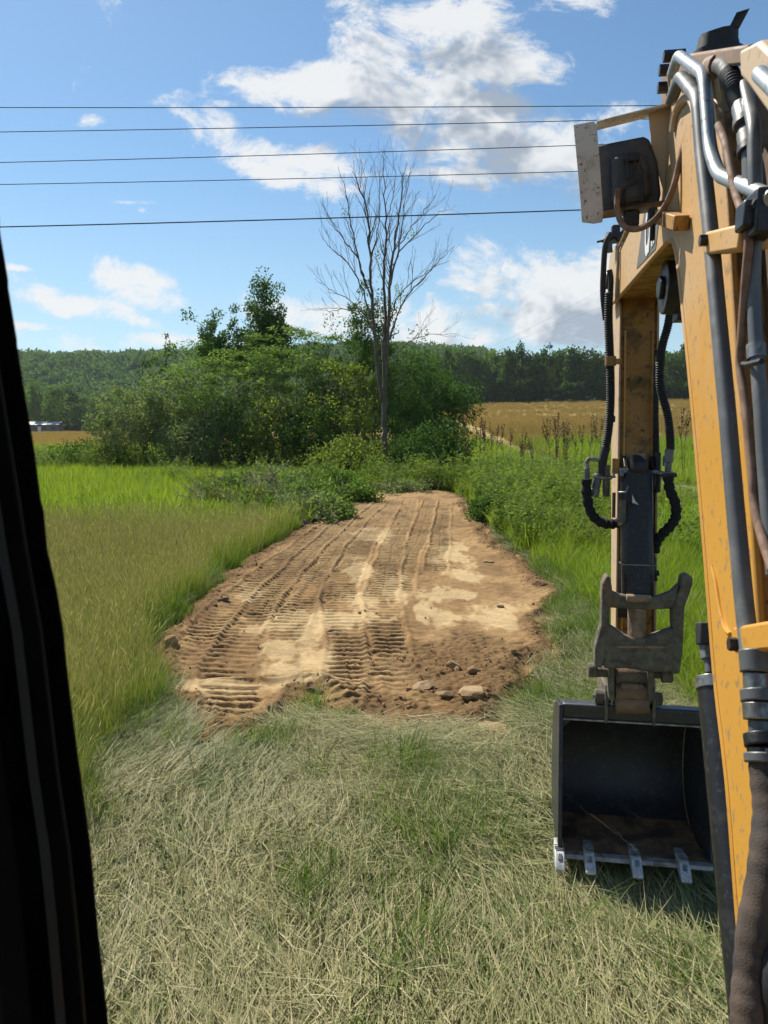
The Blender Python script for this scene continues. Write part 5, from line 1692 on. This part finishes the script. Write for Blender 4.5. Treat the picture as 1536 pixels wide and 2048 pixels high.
for i, (lab, px, py, hw, Y_, ex) in enumerate([
    ('tall dark poplar rising highest above the thicket', 536, 556, 46, 50, dict(nclus=170, base_f=.28, top_narrow=.35, cr=.58)),
    ('shorter poplar with two tops left of the tallest poplar', 430, 612, 38, 50, dict(nclus=60, base_f=.42, cr=.45)),
    ('slim poplar squeezed between the two larger poplars', 482, 632, 34, 51, dict(nclus=56, base_f=.4, cr=.45)),
    ('poplar top showing right of the tallest poplar', 566, 622, 22, 50, dict(nclus=24, base_f=.5, cr=.36)),
    ('sparse thin sapling poking above the thicket near the wooded hill', 338, 655, 26, 46, dict(nclus=16, base_f=.5, cr=.28, nleaf=22)),
    ('thin bare-topped sapling left of the sparse one', 292, 690, 16, 46, dict(nclus=8, base_f=.6, cr=.22, nleaf=16)),
]):
    p = ground_at(px, Y_)
    kw = dict(nleaf=76, lsize=.17, lw=.11, stems=1, seed=300 + i, trunk_r=.08, shell=.2, lump=.6)
    kw.update(ex)
    make_tree('poplar_tree' if 'poplar' in lab else 'sapling', lab, 'tree', p, top_h(px, py, Y_) * 1.06, 2.9 * hw / FPX * Y_, 'dark', 'random', group='poplars behind the thicket', **kw)

# pale bare stems inside the thicket
rng = np.random.default_rng(77)
for i, (px, py) in enumerate([(430, 800), (470, 770), (515, 790), (560, 780), (600, 770), (640, 775), (690, 770), (455, 840), (400, 815), (720, 790)]):
    b_ = ground_at(px + rng.uniform(-25, 25), 38.0)
    t_ = at(px, py, 37.2 + rng.uniform(0, .8))
    paths = [(wobble(b_, t_, 8, .12, rng), np.linspace(.028, .010, 8))]
    for k_ in range(9):
        f = rng.uniform(.35, 1)
        s0 = b_ * (1 - f) + t_ * f
        paths.append((wobble(s0, s0 + np.array((rng.normal(0, .7), rng.normal(0, .3), rng.uniform(.2, 1.1))), 5, .05, rng), np.linspace(.012, .005, 5)))
    v, q_ = branch_mesh([(P - b_, R_) for P, R_ in paths], 4)
    o = bpy.data.objects.new('bare_sapling', mesh_np('bare_sapling', v, [q_], [M['twig']], smooth=True))
    o.location = tuple(b_)
    tag(link(o), 'bare pale sapling stem in the shade of the thicket', 'sapling', 'bare stems in the thicket')

# ---- the dead tree
YD = 35.0
rng = np.random.default_rng(21)
dbase = ground_at(771, YD)
limbs = []
def limb(pts, r0, r1, dy=(0, 0)):
    P = smooth_path([at(px, py, YD + dy[0] + (dy[1] - dy[0]) * i / (len(pts) - 1)) for i, (px, py) in enumerate(pts)], 5)
    P = np.array(P)
    P[1:-1] += rng.normal(0, .03, (len(P) - 2, 3))
    limbs.append((P, np.linspace(r0 * .78, r1 * .8, len(P))))
limb([(771, 955), (770, 880), (768, 800), (770, 720), (768, 650)], .17, .12)
limb([(764, 800), (752, 700), (744, 600), (741, 520), (736, 430), (722, 380), (704, 342)], .115, .014, (0, -.8))
limb([(766, 720), (770, 640), (768, 560), (772, 470), (770, 390), (767, 318)], .11, .012, (0, .5))
limb([(770, 760), (778, 660), (781, 560), (790, 480), (802, 400), (808, 345)], .12, .013, (0, -.6))
limb([(781, 570), (796, 500), (806, 430), (822, 332)], .06, .010, (-.4, .8))
limb([(744, 600), (728, 560), (712, 500), (700, 440), (690, 380), (676, 332)], .06, .009, (-.5, .6))
limb([(740, 590), (715, 520), (690, 480), (660, 440), (640, 402)], .05, .008, (-.5, 1.2))
limb([(742, 640), (722, 570), (690, 520), (655, 490), (638, 458)], .05, .008, (-.3, -1.5))
limb([(756, 690), (735, 640), (705, 605), (665, 582), (630, 556)], .05, .008, (0, -1.6))
limb([(745, 640), (700, 620), (660, 622), (625, 618)], .035, .006, (0, 1.4))
limb([(779, 680), (795, 630), (815, 590), (850, 555), (880, 520), (908, 494)], .065, .008, (0, 1.2))
limb([(781, 640), (798, 590), (830, 560), (866, 535), (900, 520)], .045, .008, (0, -1.5))
limb([(786, 530), (810, 490), (850, 450), (880, 425), (906, 420)], .045, .007, (0, 1.2))
limb([(790, 500), (820, 460), (850, 420), (872, 392)], .04, .007, (0, -1.0))
limb([(782, 720), (810, 690), (835, 675), (870, 669), (915, 668)], .04, .006, (0, -.8))
limb([(736, 440), (728, 400), (738, 350), (750, 320)], .03, .006, (-.6, -.9))
limb([(770, 450), (785, 400), (790, 350), (786, 310)], .03, .006, (.3, 1.0))
limb([(741, 520), (756, 450), (760, 380), (756, 330)], .035, .006, (-.6, -.4))
paths = list(limbs)
def twigs(P, R_, depth):
    L = np.linalg.norm(np.diff(P, axis=0), axis=1).sum()
    k = int(L * (2.0 if depth == 0 else 2.8))
    for _ in range(k):
        f = rng.uniform(.25 if depth == 0 else .2, .98)
        i = min(int(f * (len(P) - 1)), len(P) - 2)
        p0 = P[i] + (P[i + 1] - P[i]) * (f * (len(P) - 1) - i)
        t = P[i + 1] - P[i]
        t /= np.linalg.norm(t)
        s_ = rng.normal(0, 1, 3)
        s_ -= t * s_.dot(t)
        s_ /= np.linalg.norm(s_)
        d = t * .8 + s_ * .62 + np.array((0, 0, .30))
        d /= np.linalg.norm(d)
        ln = (rng.uniform(.6, 2.0) if depth == 0 else rng.uniform(.2, .8)) * (1.15 - f * .6)
        r0 = min(R_[i] * .5, .022 if depth == 0 else .010)
        Q_ = wobble(p0, p0 + d * ln + np.array((0, 0, ln * .15)), 5, ln * .02, rng)
        rr = np.linspace(r0, .0045, 5)
        paths.append((Q_, rr))
        if depth < 1:
            twigs(Q_, rr, depth + 1)
for P, R_ in limbs[1:]:
    twigs(P, R_, 0)
root = empty('dead_tree', tuple(dbase))
tag(root, 'tall bare dead tree with fine upswept branches, above the end of the bare soil', 'tree')
v, q_ = branch_mesh([(P - dbase, R_) for P, R_ in paths[:1] + paths[1:4]], 8)
link(bpy.data.objects.new('trunk', mesh_np('trunk', v, [q_], [M['deadbark']], smooth=True)), root)
v, q_ = branch_mesh([(P - dbase, R_) for P, R_ in paths[4:]], 4)
link(bpy.data.objects.new('branches', mesh_np('branches', v, [q_], [M['deadbark']], smooth=True)), root)
# a few surviving leaves
cent = np.array([at(px, py, YD + rng.uniform(-.5, .5)) for px, py in [(768, 500), (762, 560), (812, 468), (826, 465), (795, 575), (800, 595), (755, 505), (770, 520), (690, 425), (802, 590)]]) - dbase
v, q_ = crown_leaves(cent, np.full(len(cent), .22), 16, .12, .06, 'random', rng)
link(bpy.data.objects.new('leaves', mesh_np('leaves', v, [q_], [TREE_MATS['green']])), root)

# ---- treeline beyond the tan field (right), single trees
def far_proto(seed, kind, H_=18.0, cw=9.0, **k):
    kw = dict(nclus=70, nleaf=26, lsize=.85, lw=.6, base_f=.10, stems=1, seed=seed, cr=1.35, trunk_r=.22, shell=.5)
    kw.update(k)
    return make_tree('broadleaf_tree', 'x', 'tree', (0, 300, 0), H_, cw, kind, 'random', **kw)
protos = [far_proto(500, 'far'), far_proto(501, 'far', lump=.5), far_proto(502, 'farlight', top_narrow=.3), far_proto(503, 'far', top_narrow=.5, cw=7.5), far_proto(504, 'farlight', lump=.55)]
rng = np.random.default_rng(9)
n_used = set()
def place(i, loc, s, label, group, rz=None):
    if i not in n_used:
        n_used.add(i)
        r = protos[i]
        r.location = tuple(float(q) for q in loc)
        r.rotation_euler = (0, 0, rng.uniform(0, 6))
        r.scale = s
    else:
        r = copy_tree(protos[i], loc, rng.uniform(0, 6), s)
    r['label'] = label
    r['group'] = group
    return r
RIGHT_LAB, RIGHT_GRP = 'tall broadleaf tree in the front row of the dark right treeline', 'treeline beyond the right field'
tops = [(840, 700), (868, 706), (895, 690), (925, 684), (955, 700), (985, 700), (1012, 692), (1038, 686), (1062, 700), (1092, 690), (1118, 684), (1146, 688), (1172, 682), (1198, 690), (1226, 694), (1254, 700), (1282, 698), (1310, 702), (1338, 690), (1362, 682), (1390, 684), (1420, 690), (1460, 690), (1500, 684), (1540, 690), (1590, 690)]
for i, (px, py) in enumerate(tops):
    Y_ = 252 + rng.uniform(-4, 8) - (8 if i % 3 == 0 else 0)
    p = ground_at(px + rng.uniform(-6, 6), Y_)
    h_ = top_h(px, py, Y_)
    w_ = rng.uniform(.85, 1.15)
    place(int(rng.choice([0, 1, 1, 0, 3, 4, 2], 1)[0]), p - np.array((0, 0, .3)), (w_, w_, h_ / 18.0), RIGHT_LAB, RIGHT_GRP)
for i in range(44):
    px = 800 + i * 18 + rng.uniform(-8, 8)
    Y_ = 262 + rng.uniform(0, 22)
    p = ground_at(px, Y_)
    h_ = top_h(px, 700 + rng.uniform(-6, 20), Y_)
    w_ = rng.uniform(.9, 1.2)
    place(int(rng.integers(0, 4)), p - np.array((0, 0, .3)), (w_, w_, h_ / 18.0), 'tree top showing behind the front row of the right treeline', RIGHT_GRP)
for i in range(40):                       # low dense skirt of the wood
    px = 815 + i * 18 + rng.uniform(-8, 8)
    Y_ = 249 + rng.uniform(-3, 3)
    p = ground_at(px, Y_)
    h_ = top_h(px, rng.uniform(745, 775), Y_)
    place(int(rng.integers(0, 2)), p - np.array((0, 0, .8)), (.9, .9, h_ / 18.0), 'low bushy tree at the foot of the right treeline by the tan field', RIGHT_GRP)

# ---- trees on the left at the foot of the hill
for (px, py, Y_, w_, pi_, lab) in [
        (112, 772, 246, 1.0, 4, 'light green tree beside the white-roofed house'),
        (72, 758, 250, 1.0, 2, 'light green tree behind the white-roofed house by the cab pillar'),
        (160, 800, 252, .9, 0, 'dark tree right of the light green tree at the tan field edge'),
        (192, 790, 250, .8, 2, 'tree at the right end of the left tan field edge'),
        (140, 770, 262, 1.1, 1, 'taller dark tree behind the house trees at the hill foot'),
        (215, 800, 256, 1.0, 0, 'dark tree half hidden by the grey-green shrub')]:
    p = ground_at(px, Y_)
    place(pi_, p, (w_ * .8, w_ * .8, top_h(px, py, Y_) / 18.0), lab, 'trees at the hill foot')
for i in range(30):
    px = 20 + i * 14 + rng.uniform(-5, 5)
    Y_ = 268 + rng.uniform(0, 25)
    p = ground_at(px, Y_)
    place(int(rng.integers(0, 5)), p, (1.1, 1.1, top_h(px, 800 + rng.uniform(-18, 22), Y_) / 18.0), 'broadleaf tree in the row where field meets wooded hill', 'row of trees below the hill')

# ---- the wooded hill: one mass
def hill_clump(i):
    r_ = np.random.default_rng(900 + i)
    c = ellipsoid_pts(16, 4.6, 4.4, r_, .5, .2, .4, i)
    c[:, 2] += 4.5
    v, q_ = crown_leaves(c, np.full(16, 1.9), 18, 1.5, 1.1, 'random', r_)
    return clump_obj('crown', [(v, q_, 0)], [TREE_MATS['hill']])
x, y = jitter_grid(-520, 260, 285, 760, 1 / 34.0, lambda x, y: (np.abs(x) < .62 * y) & (x / y < .14 + .0 * y))
scatter('forest', np.stack([x, y, terrain(x, y) - 1.5], -1), A2(len(x)) * np.array((.5, .5, 1)), rg.uniform(.8, 1.5, len(x)), np.clip(fbm(x / 40, y / 40, 3, 97) * 1.4 - .2 + rg.normal(0, .2, len(x)), 0, 1), [hill_clump(i) for i in range(6)], 'dense green forest covering the hillside on the left', cat='forest')

# ------------------------------------------------------------------ things near and far
# ---- dock seed stalks
def stalk_mesh(seed):
    r_ = np.random.default_rng(seed)
    h_ = 1.25
    P = wobble((0, 0, 0), (r_.normal(0, .06), r_.normal(0, .06), h_), 6, .015, r_)
    paths = [(P, np.linspace(.006, .003, 6))]
    pts = []
    for k in range(3):
        f = r_.uniform(.55, .85)
        p0 = np.array([np.interp(f * h_, P[:, 2], P[:, j]) for j in range(3)])
        a = r_.uniform(0, 2 * pi)
        e = p0 + np.array((cos(a) * .10, sin(a) * .10, r_.uniform(.16, .30)))
        paths.append((wobble(p0, e, 4, .005, r_), np.linspace(.005, .003, 4)))
        pts += [p0 + (e - p0) * t for t in np.linspace(.25, 1, 5)]
    pts += [np.array([np.interp(z, P[:, 2], P[:, j]) for j in range(3)]) for z in np.linspace(.7 * h_, h_, 8)]
    tv, tq_ = branch_mesh(paths, 4)
    c = np.array(pts)
    lv, lq = crown_leaves(c, np.full(len(c), .022), 5, .032, .02, 'random', r_)
    v, q_, mi = combine([(tv, tq_, 0), (lv, lq, 0)])
    return mesh_np('dock_stalk', v, [q_], [M['stalk']])
sm = [stalk_mesh(i) for i in range(4)]
spots = [(960, 838, 33), (964, 846, 33), (968, 842, 33), (975, 850, 34), (988, 846, 33), (992, 852, 34), (1010, 850, 33), (1013, 856, 32), (1020, 858, 34), (1030, 862, 33), (1042, 866, 31), (1060, 872, 30), (1068, 875, 30), (1090, 838, 34), (1096, 842, 34), (1103, 860, 30), (1108, 828, 35), (1114, 834, 35), (1126, 846, 32), (1128, 836, 33), (1132, 840, 33), (1138, 848, 32), (1150, 866, 29), (1153, 860, 29), (1160, 850, 34), (1178, 836, 35), (1183, 830, 35), (1190, 832, 35), (1196, 834, 36), (1110, 880, 27), (1075, 885, 27), (1000, 880, 29), (1365, 818, 34), (1367, 826, 34), (1040, 880, 28), (1085, 862, 31), (945, 858, 32), (1128, 880, 27)]
rng = np.random.default_rng(4)
for i, (px, py, Y_) in enumerate([q for k, q in enumerate(spots) if k % 4 != 3]):
    o = bpy.data.objects.new('dock_stalk', sm[i % 4])
    p = ground_at(px, Y_)
    o.location = tuple(p)
    s_ = top_h(px, py, Y_) / 1.25
    o.scale = (s_, s_, s_)
    o.rotation_euler = (rng.normal(0, .04), rng.normal(0, .04), rng.uniform(0, 6))
    tag(link(o), 'dark brown dried dock seed stalk standing above green weeds before the tan field', 'weed', 'dried dock stalks')

# ---- cut brush beside the far end of the soil
def brush(px, py_top, py_base, hw, ntw, nlf, kind, lab, seed, lsize=.13):
    nlf = int(nlf * 1.5)
    ntw = int(ntw * .7)
    r_ = np.random.default_rng(seed)
    g0 = gnd(px, py_base)
    Y_ = g0[1]
    hh = (py_base - py_top) / FPX * Y_ * 1.1
    ww = hw / FPX * Y_ * 1.15
    paths, cl = [], []
    for k in range(ntw):
        a = np.array((r_.normal(0, ww * .5), r_.normal(0, ww * .35), r_.uniform(0, hh * .45)))
        d = np.array((r_.normal(0, 1), r_.normal(0, .8), r_.normal(.35, .45)))
        d /= np.linalg.norm(d)
        b_ = a + d * r_.uniform(.35, 1.0) * ww
        b_[2] = np.clip(b_[2], .02, hh * 1.05)
        P = wobble(a, b_, 6, .04, r_)
        r0 = r_.uniform(.006, .02)
        paths.append((P, np.linspace(r0, r0 * .35, 6)))
        for _ in range(3):
            i0 = r_.integers(1, 5)
            e = P[i0] + r_.normal(0, .28, 3) + np.array((0, 0, .08))
            e[2] = max(e[2], .02)
            paths.append((wobble(P[i0], e, 4, .02, r_), np.linspace(r0 * .5, .003, 4)))
        cl.append(b_)
    root = empty('brush_pile', tuple(g0))
    tag(root, lab, 'brush pile', 'cut brush beside the bare soil')
    v, q_ = branch_mesh(paths, 4)
    link(bpy.data.objects.new('twigs', mesh_np('twigs', v, [q_], [M['twig']], smooth=True)), root)
    if nlf:
        c = ellipsoid_pts(nlf, ww, hh * .75, r_, .3, .2, .5, seed)
        c[:, 2] = np.abs(c[:, 2]) * 1.0 + .05
        v, q_ = crown_leaves(c, np.full(nlf, .20), 34, lsize, lsize * .45, 'random', r_)
        v[:, 2] = np.maximum(v[:, 2], .01)
        link(bpy.data.objects.new('foliage', mesh_np('foliage', v, [q_], [TREE_MATS[kind]])), root)
brush(432, 955, 1022, 55, 60, 22, 'olive', 'grey heap of dead twigs at the left end of the cut brush', 1)
brush(470, 930, 985, 55, 20, 60, 'sumac', 'leafy green cut brush behind the grey twig heap', 2)
brush(545, 925, 995, 70, 26, 60, 'willow', 'tangled brush pile with a thick pale forked branch', 3)
brush(612, 935, 1005, 60, 16, 70, 'sumac', 'leafy brush pile right of the forked branch', 4)
brush(530, 985, 1046, 58, 8, 75, 'green', 'rounded clump of cut green stems in front of the brush piles', 5)
brush(582, 1022, 1056, 40, 34, 8, 'willow', 'low heap of pale cut stems nearest the meadow', 6)
brush(655, 975, 1040, 50, 14, 75, 'sumac', 'green brush heap touching the left border of the soil', 7)
brush(705, 955, 1005, 42, 10, 60, 'green', 'small leafy heap where the soil strip narrows on its left', 8)
brush(790, 960, 985, 70, 30, 40, 'willow', 'thin litter of cut twigs across the far end of the soil', 9)
brush(660, 925, 985, 62, 16, 90, 'green', 'leafy green heap behind the brush near the dead tree', 11)
brush(500, 960, 1012, 70, 50, 40, 'olive', 'wide tangle of olive brush and twigs in the middle of the cut brush', 12)
brush(610, 985, 1045, 60, 30, 70, 'willow', 'grey-green cut branches heaped left of the soil border', 13)
brush(985, 985, 1045, 45, 8, 80, 'dark', 'dark green bush standing right of the strip beside the bright grass', 10)
fb = [at(*p) for p in [(515, 985, 25.5), (530, 978, 25.6), (548, 950, 25.8), (560, 940, 26)]]
g0 = np.array(fb[0]); g0[2] = 0
v, q_ = branch_mesh([(np.array(smooth_path(fb, 4)) - g0, np.linspace(.05, .025, 13)), (np.array([at(545, 955, 25.7), at(553, 968, 25.5), at(560, 972, 25.4)]) - g0, [.03, .026, .02]), (np.array([at(548, 950, 25.7), at(540, 938, 25.8), at(528, 930, 25.9)]) - g0, [.03, .02, .012]), (np.array([at(480, 992, 25), at(520, 984, 25.2), at(555, 976, 25.4)]) - g0, [.03, .035, .02])], 6)
o = bpy.data.objects.new('forked_branch', mesh_np('forked_branch', v, [q_], [M['twig']], smooth=True))
o.location = tuple(g0)
tag(link(o), 'thick pale forked branch lying on the cut brush', 'branch')

# ---- rocks, clods and chunks on the soil
def rock_mesh(seed, sub=2, sq=(1, 1, 1), ang=.35):
    import bmesh
    bm = bmesh.new()
    bmesh.ops.create_icosphere(bm, subdivisions=sub, radius=1)
    r_ = np.random.default_rng(seed)
    pl = r_.normal(size=(9, 3))
    pl /= np.linalg.norm(pl, axis=1)[:, None]
    dd_ = r_.uniform(.55, .9, 9)
    for v in bm.verts:
        p = np.array(v.co)
        for a, d in zip(pl, dd_):
            t = p.dot(a)
            if t > d:
                p = p - a * (t - d)
        p = p * np.array(sq) * (1 + r_.normal(0, .03))
        v.co = p
    me = bpy.data.meshes.new('rock')
    bm.to_mesh(me)
    bm.free()
    return me
ROCKS = [((945, 1412), .155, (1, .8, .55), 'rock', 'large yellowish rock at the near right corner of the soil'),
         ((850, 1390), .135, (1, .7, .40), 'rock', 'flat tan rock left of the large yellowish rock'),
         ((890, 1410), .095, (1, .5, .35), 'rock', 'narrow pale stone between the two larger rocks'),
         ((953, 1486), .085, (1, .8, .6), 'rock', 'small rock at the near edge of the lone dirt heap on the grass'),
         ((1010, 1452), .06, (1, .8, .7), 'rock', 'small pale stone behind the lone dirt heap on the grass'),
         ((630, 1392), .11, (1, .35, .3), 'darkwood', 'dark rotten wood chunk at the near border of the soil'),
         ((668, 1272), .11, (1, .35, .25), 'darkwood', 'dark slab of bark lying mid-strip near pale clay'),
         ((440, 1212), .13, (1, .45, .35), 'darkwood', 'dark root piece along the left border of the soil'),
         ((345, 1310), .12, (.8, .8, .6), 'soil2', 'brown clod at the leftmost corner of the soil'),
         ((1000, 1222), .07, (1, .7, .5), 'rock', 'pale stone on the clay patch at right'),
         ((975, 1130), .12, (1, .5, .3), 'rock', 'flat slab in the right border clods'),
         ((1080, 1180), .13, (1, .7, .5), 'soil2', 'brown clod at the right border bulge'),
         ((905, 1345), .09, (1, .7, .5), 'soil2', 'brown clod in the loose soil left of the grass border'),
         ((950, 1355), .08, (1, .7, .5), 'soil2', 'brown clod beside the near right grass border'),
         ((712, 1100), .10, (1, .6, .45), 'soil2', 'brown clod on the left of the far clay patch')]
for i, (p, s_, sq, mm, lab) in enumerate(ROCKS):
    me = rock_mesh(40 + i, 3, sq)
    me.materials.append(M[mm])
    g0 = gnd(*p)
    o = bpy.data.objects.new('rock' if mm == 'rock' else ('wood_chunk' if 'wood' in lab or 'bark' in lab or 'root' in lab else 'clod'), me)
    zz = float(soil_h(g0[0], g0[1])) if in_soil(g0[:1], g0[1:2])[0] else 0.04
    o.location = (g0[0], g0[1], max(zz, 0) + s_ * sq[2] * .35)
    o.scale = (s_, s_, s_)
    o.rotation_euler = (rng.normal(0, .15), rng.normal(0, .15), rng.uniform(-.5, .5))
    tag(link(o), lab, 'rock' if mm == 'rock' else 'debris')
def clod_src(i):
    me = rock_mesh(80 + i, 1, (1, .8, .6))
    me.materials.append(M['soil2'])
    return bpy.data.objects.new('clod', me)
def keep_clod(x, y):
    i_ = strip_inside(x, y)
    e = np.exp(-((i_ - .18) / .2) ** 2)
    c = gnd(930, 1350)
    l_ = np.exp(-(((x - c[0]) / .9) ** 2 + ((y - c[1]) / .9) ** 2)) * .7
    return np.clip(np.maximum(e, l_) + .02, 0, 1) * (i_ > -.06) * (y < Y_END)
x, y = jitter_grid(-3.2, 3.4, 5.7, Y_END, 110, keep_clod)
scatter('loose_clods', np.stack([x, y, np.maximum(soil_h(x, y), 0) + .004], -1), rg.uniform(0, 6, (len(x), 3)), np.minimum(rg.lognormal(-4.4, .5, len(x)), .05), rg.uniform(0, 1, len(x)), [clod_src(i) for i in range(5)], 'loose brown clods and crumbs scattered over the bare soil', cat='soil')
# lone heap of dirt on the grass
ha = np.linspace(0, 2 * pi, 40, endpoint=False)
vs, fs = [(0, 0, .085)], []
for k in range(1, 9):
    for a in ha:
        r_ = k / 8 * (1 + .25 * (vnoise(cos(a) * 2 + 5, sin(a) * 2 + 5, 3) - .5))
        x, y = .34 * r_ * cos(a), .36 * r_ * sin(a)
        vs.append((x, y, .10 * (1 - (k / 8) ** 1.6) - .015 * (k == 8) + .035 * (float(fbm(x * 14 + 9, y * 14 + 9, 3, 6)) - .5)))
for j in range(40):
    fs.append((0, 1 + j, 1 + (j + 1) % 40))
me = bpy.data.meshes.new('dirt_heap')
for k in range(7):
    for j in range(40):
        a = 1 + k * 40 + j
        b_ = 1 + k * 40 + (j + 1) % 40
        fs.append((a, a + 40, b_ + 40, b_))
me.from_pydata([tuple(map(float, p)) for p in vs], [], fs)
me.materials.append(M['soil2'])
me.polygons.foreach_set('use_smooth', np.ones(len(me.polygons), bool))
o = bpy.data.objects.new('dirt_heap', me)
o.location = (heapc[0], heapc[1], .0)
tag(link(o), 'small lone heap of brown dirt on the cut grass before the soil strip', 'dirt heap')
# bright leaf lying on the cut grass
g0 = gnd(640, 1578)
lv = [(-.06, 0, .01), (-.02, .03, .03), (.05, .02, .015), (.07, 0, .0), (.03, -.03, .02), (-.02, -.03, .03)]
me = bpy.data.meshes.new('leaf')
me.from_pydata(lv, [], [(0, 1, 5), (1, 2, 4, 5), (2, 3, 4)])
me.materials.append(TREE_MATS['vine'])
o = bpy.data.objects.new('fallen_leaf', me)
o.location = (g0[0], g0[1], .10)
tag(link(o), 'single bright green leaf lying on the cut grass', 'leaf')

# ---- power lines
for (yl, xr, yr, r_, lab) in [(215, 1330, 211, .011, 'topmost thin power line crossing the sky'), (264, 1300, 238, .011, 'second power line from the top'), (325, 1145, 291, .011, 'third power line, middle of the five'), (369, 1150, 343, .011, 'fourth power line from the top'), (454, 1160, 420, .018, 'lowest and thickest of the five overhead lines')]:
    A, B = at(0, yl, 24), at(xr, yr, 24)
    d = B - A
    A0, B0 = A - d * 1.4, B + d * 1.4
    pts = []
    for t in np.linspace(0, 1, 40):
        p = A0 + (B0 - A0) * t
        p[2] += .35 * ((2 * t - 1) ** 2 - .07)
        pts.append(p)
    o = MB().tube(pts, r_, 6, caps=True).build('power_line', M['wire'])
    tag(o, lab, 'power line', 'overhead power lines')
for (pp, lab) in [([(850, 728), (985, 692), (1240, 560)], 'faint thin service wire rising right over the treeline'), ([(868, 735), (1010, 690), (1260, 590)], 'lower faint service wire over the treeline')]:
    pts = [at(px, py, 110 - 20 * i) for i, (px, py) in enumerate(pp)]
    P = smooth_path(pts, 8)
    P.append(P[-1] + (P[-1] - P[-2]) * 40)
    o = MB().tube(P, .006, 5).build('service_wire', M['wire'])
    tag(o, lab, 'wire', 'thin service wires')

# ---- far left: house, bale, deer
hp_ = ground_at(84, 242)
M['siding'] = solid('blue_grey_siding', (.10, .115, .125), (.13, .14, .15), .7, scale=.5)
M['metalroof'] = solid('white_metal_roof', (.42, .43, .44), (.34, .34, .34), .45, scale=.6)
M['pane'] = solid('dark_window_pane', (.02, .025, .03), None, .1)
hs = empty('house', tuple(hp_), radians(6))
tag(hs, 'low blue-grey house with white metal roof by the trees left', 'house')
MB().box((0, 0, 1.35), (12, 5, 2.7)).build('wall', M['siding'], hs)
MB().prism([(-2.9, 2.65), (0, 3.6), (2.9, 2.65), (2.9, 2.75), (0, 3.72), (-2.9, 2.75)], -6.3, 6.3).build('roof', M['metalroof'], hs)
for x in (-4.2, -1.4, 1.6, 4.4):
    wn = MB().box((x, -2.51, 1.6), (1.2, .06, 1.1)).build('window', M['siding'], hs)
    MB().box((x, -2.545, 1.6), (1.0, .04, .9)).build('pane', M['pane'], wn)
MB().box((.1, -2.52, 1.05), (.95, .06, 2.1)).build('door', M['white'], hs)
bp_ = ground_at(187, 238)
bo = MB().cyl((-.75, 0, .75), (.75, 0, .75), .75, 20).build('hay_bale', solid('hay_bale', (.20, .14, .06), (.28, .20, .09), .95, scale=3, bump=.6, bscale=8))
bo.location = tuple(bp_)
tag(bo, 'brown round bale at the far edge of the left tan field', 'hay bale')
M['deer'] = solid('deer_coat', (.16, .085, .04), (.20, .11, .055), .9, scale=3)
for (px, Y_, rz, lab) in [(187, 150, .2, 'brown deer grazing on the left tan field'), (201, 150, -.3, 'second deer beside the grey-green shrub on the tan field')]:
    p = ground_at(px, Y_)
    d = MB()
    d.tube([(-.55, 0, .86), (-.45, 0, .88), (0, 0, .84), (.40, 0, .90), (.52, 0, .98), (.70, 0, .80), (.86, 0, .55), (.95, 0, .42)], [.08, .17, .18, .17, .10, .075, .075, .03], 8)
    for x_, b_ in ((-.45, -.06), (.38, .03)):
        for s_ in (-.09, .09):
            d.tube([(x_, s_, .85), (x_ + b_, s_, .42), (x_ + b_ * .3, s_, .0)], [.08, .035, .025], 6)
    d.tube([(-.60, 0, .92), (-.68, 0, .78)], [.04, .015], 5)
    o = d.build('deer', M['deer'])
    o.location = tuple(p)
    o.rotation_euler = (0, 0, rz)
    tag(o, lab, 'deer', 'deer on the left field')

# ------------------------------------------------------------------ summer haze
m, g = new_mat('summer_haze')
pv = g.n('ShaderNodeVolumePrincipled', out=None)
pv.inputs['Color'].default_value = (.80, .90, 1.0, 1)
pv.inputs['Density'].default_value = HAZE
pv.inputs['Anisotropy'].default_value = .3
mo = m.node_tree.nodes.new('ShaderNodeOutputMaterial')
m.node_tree.links.new(pv.outputs[0], mo.inputs['Volume'])
hz = MB().box((0, 950, 69), (3200, 2700, 152)).build('haze', m, smooth=False)
tag(hz, 'thin summer haze over the farmland', 'haze', kind='stuff')
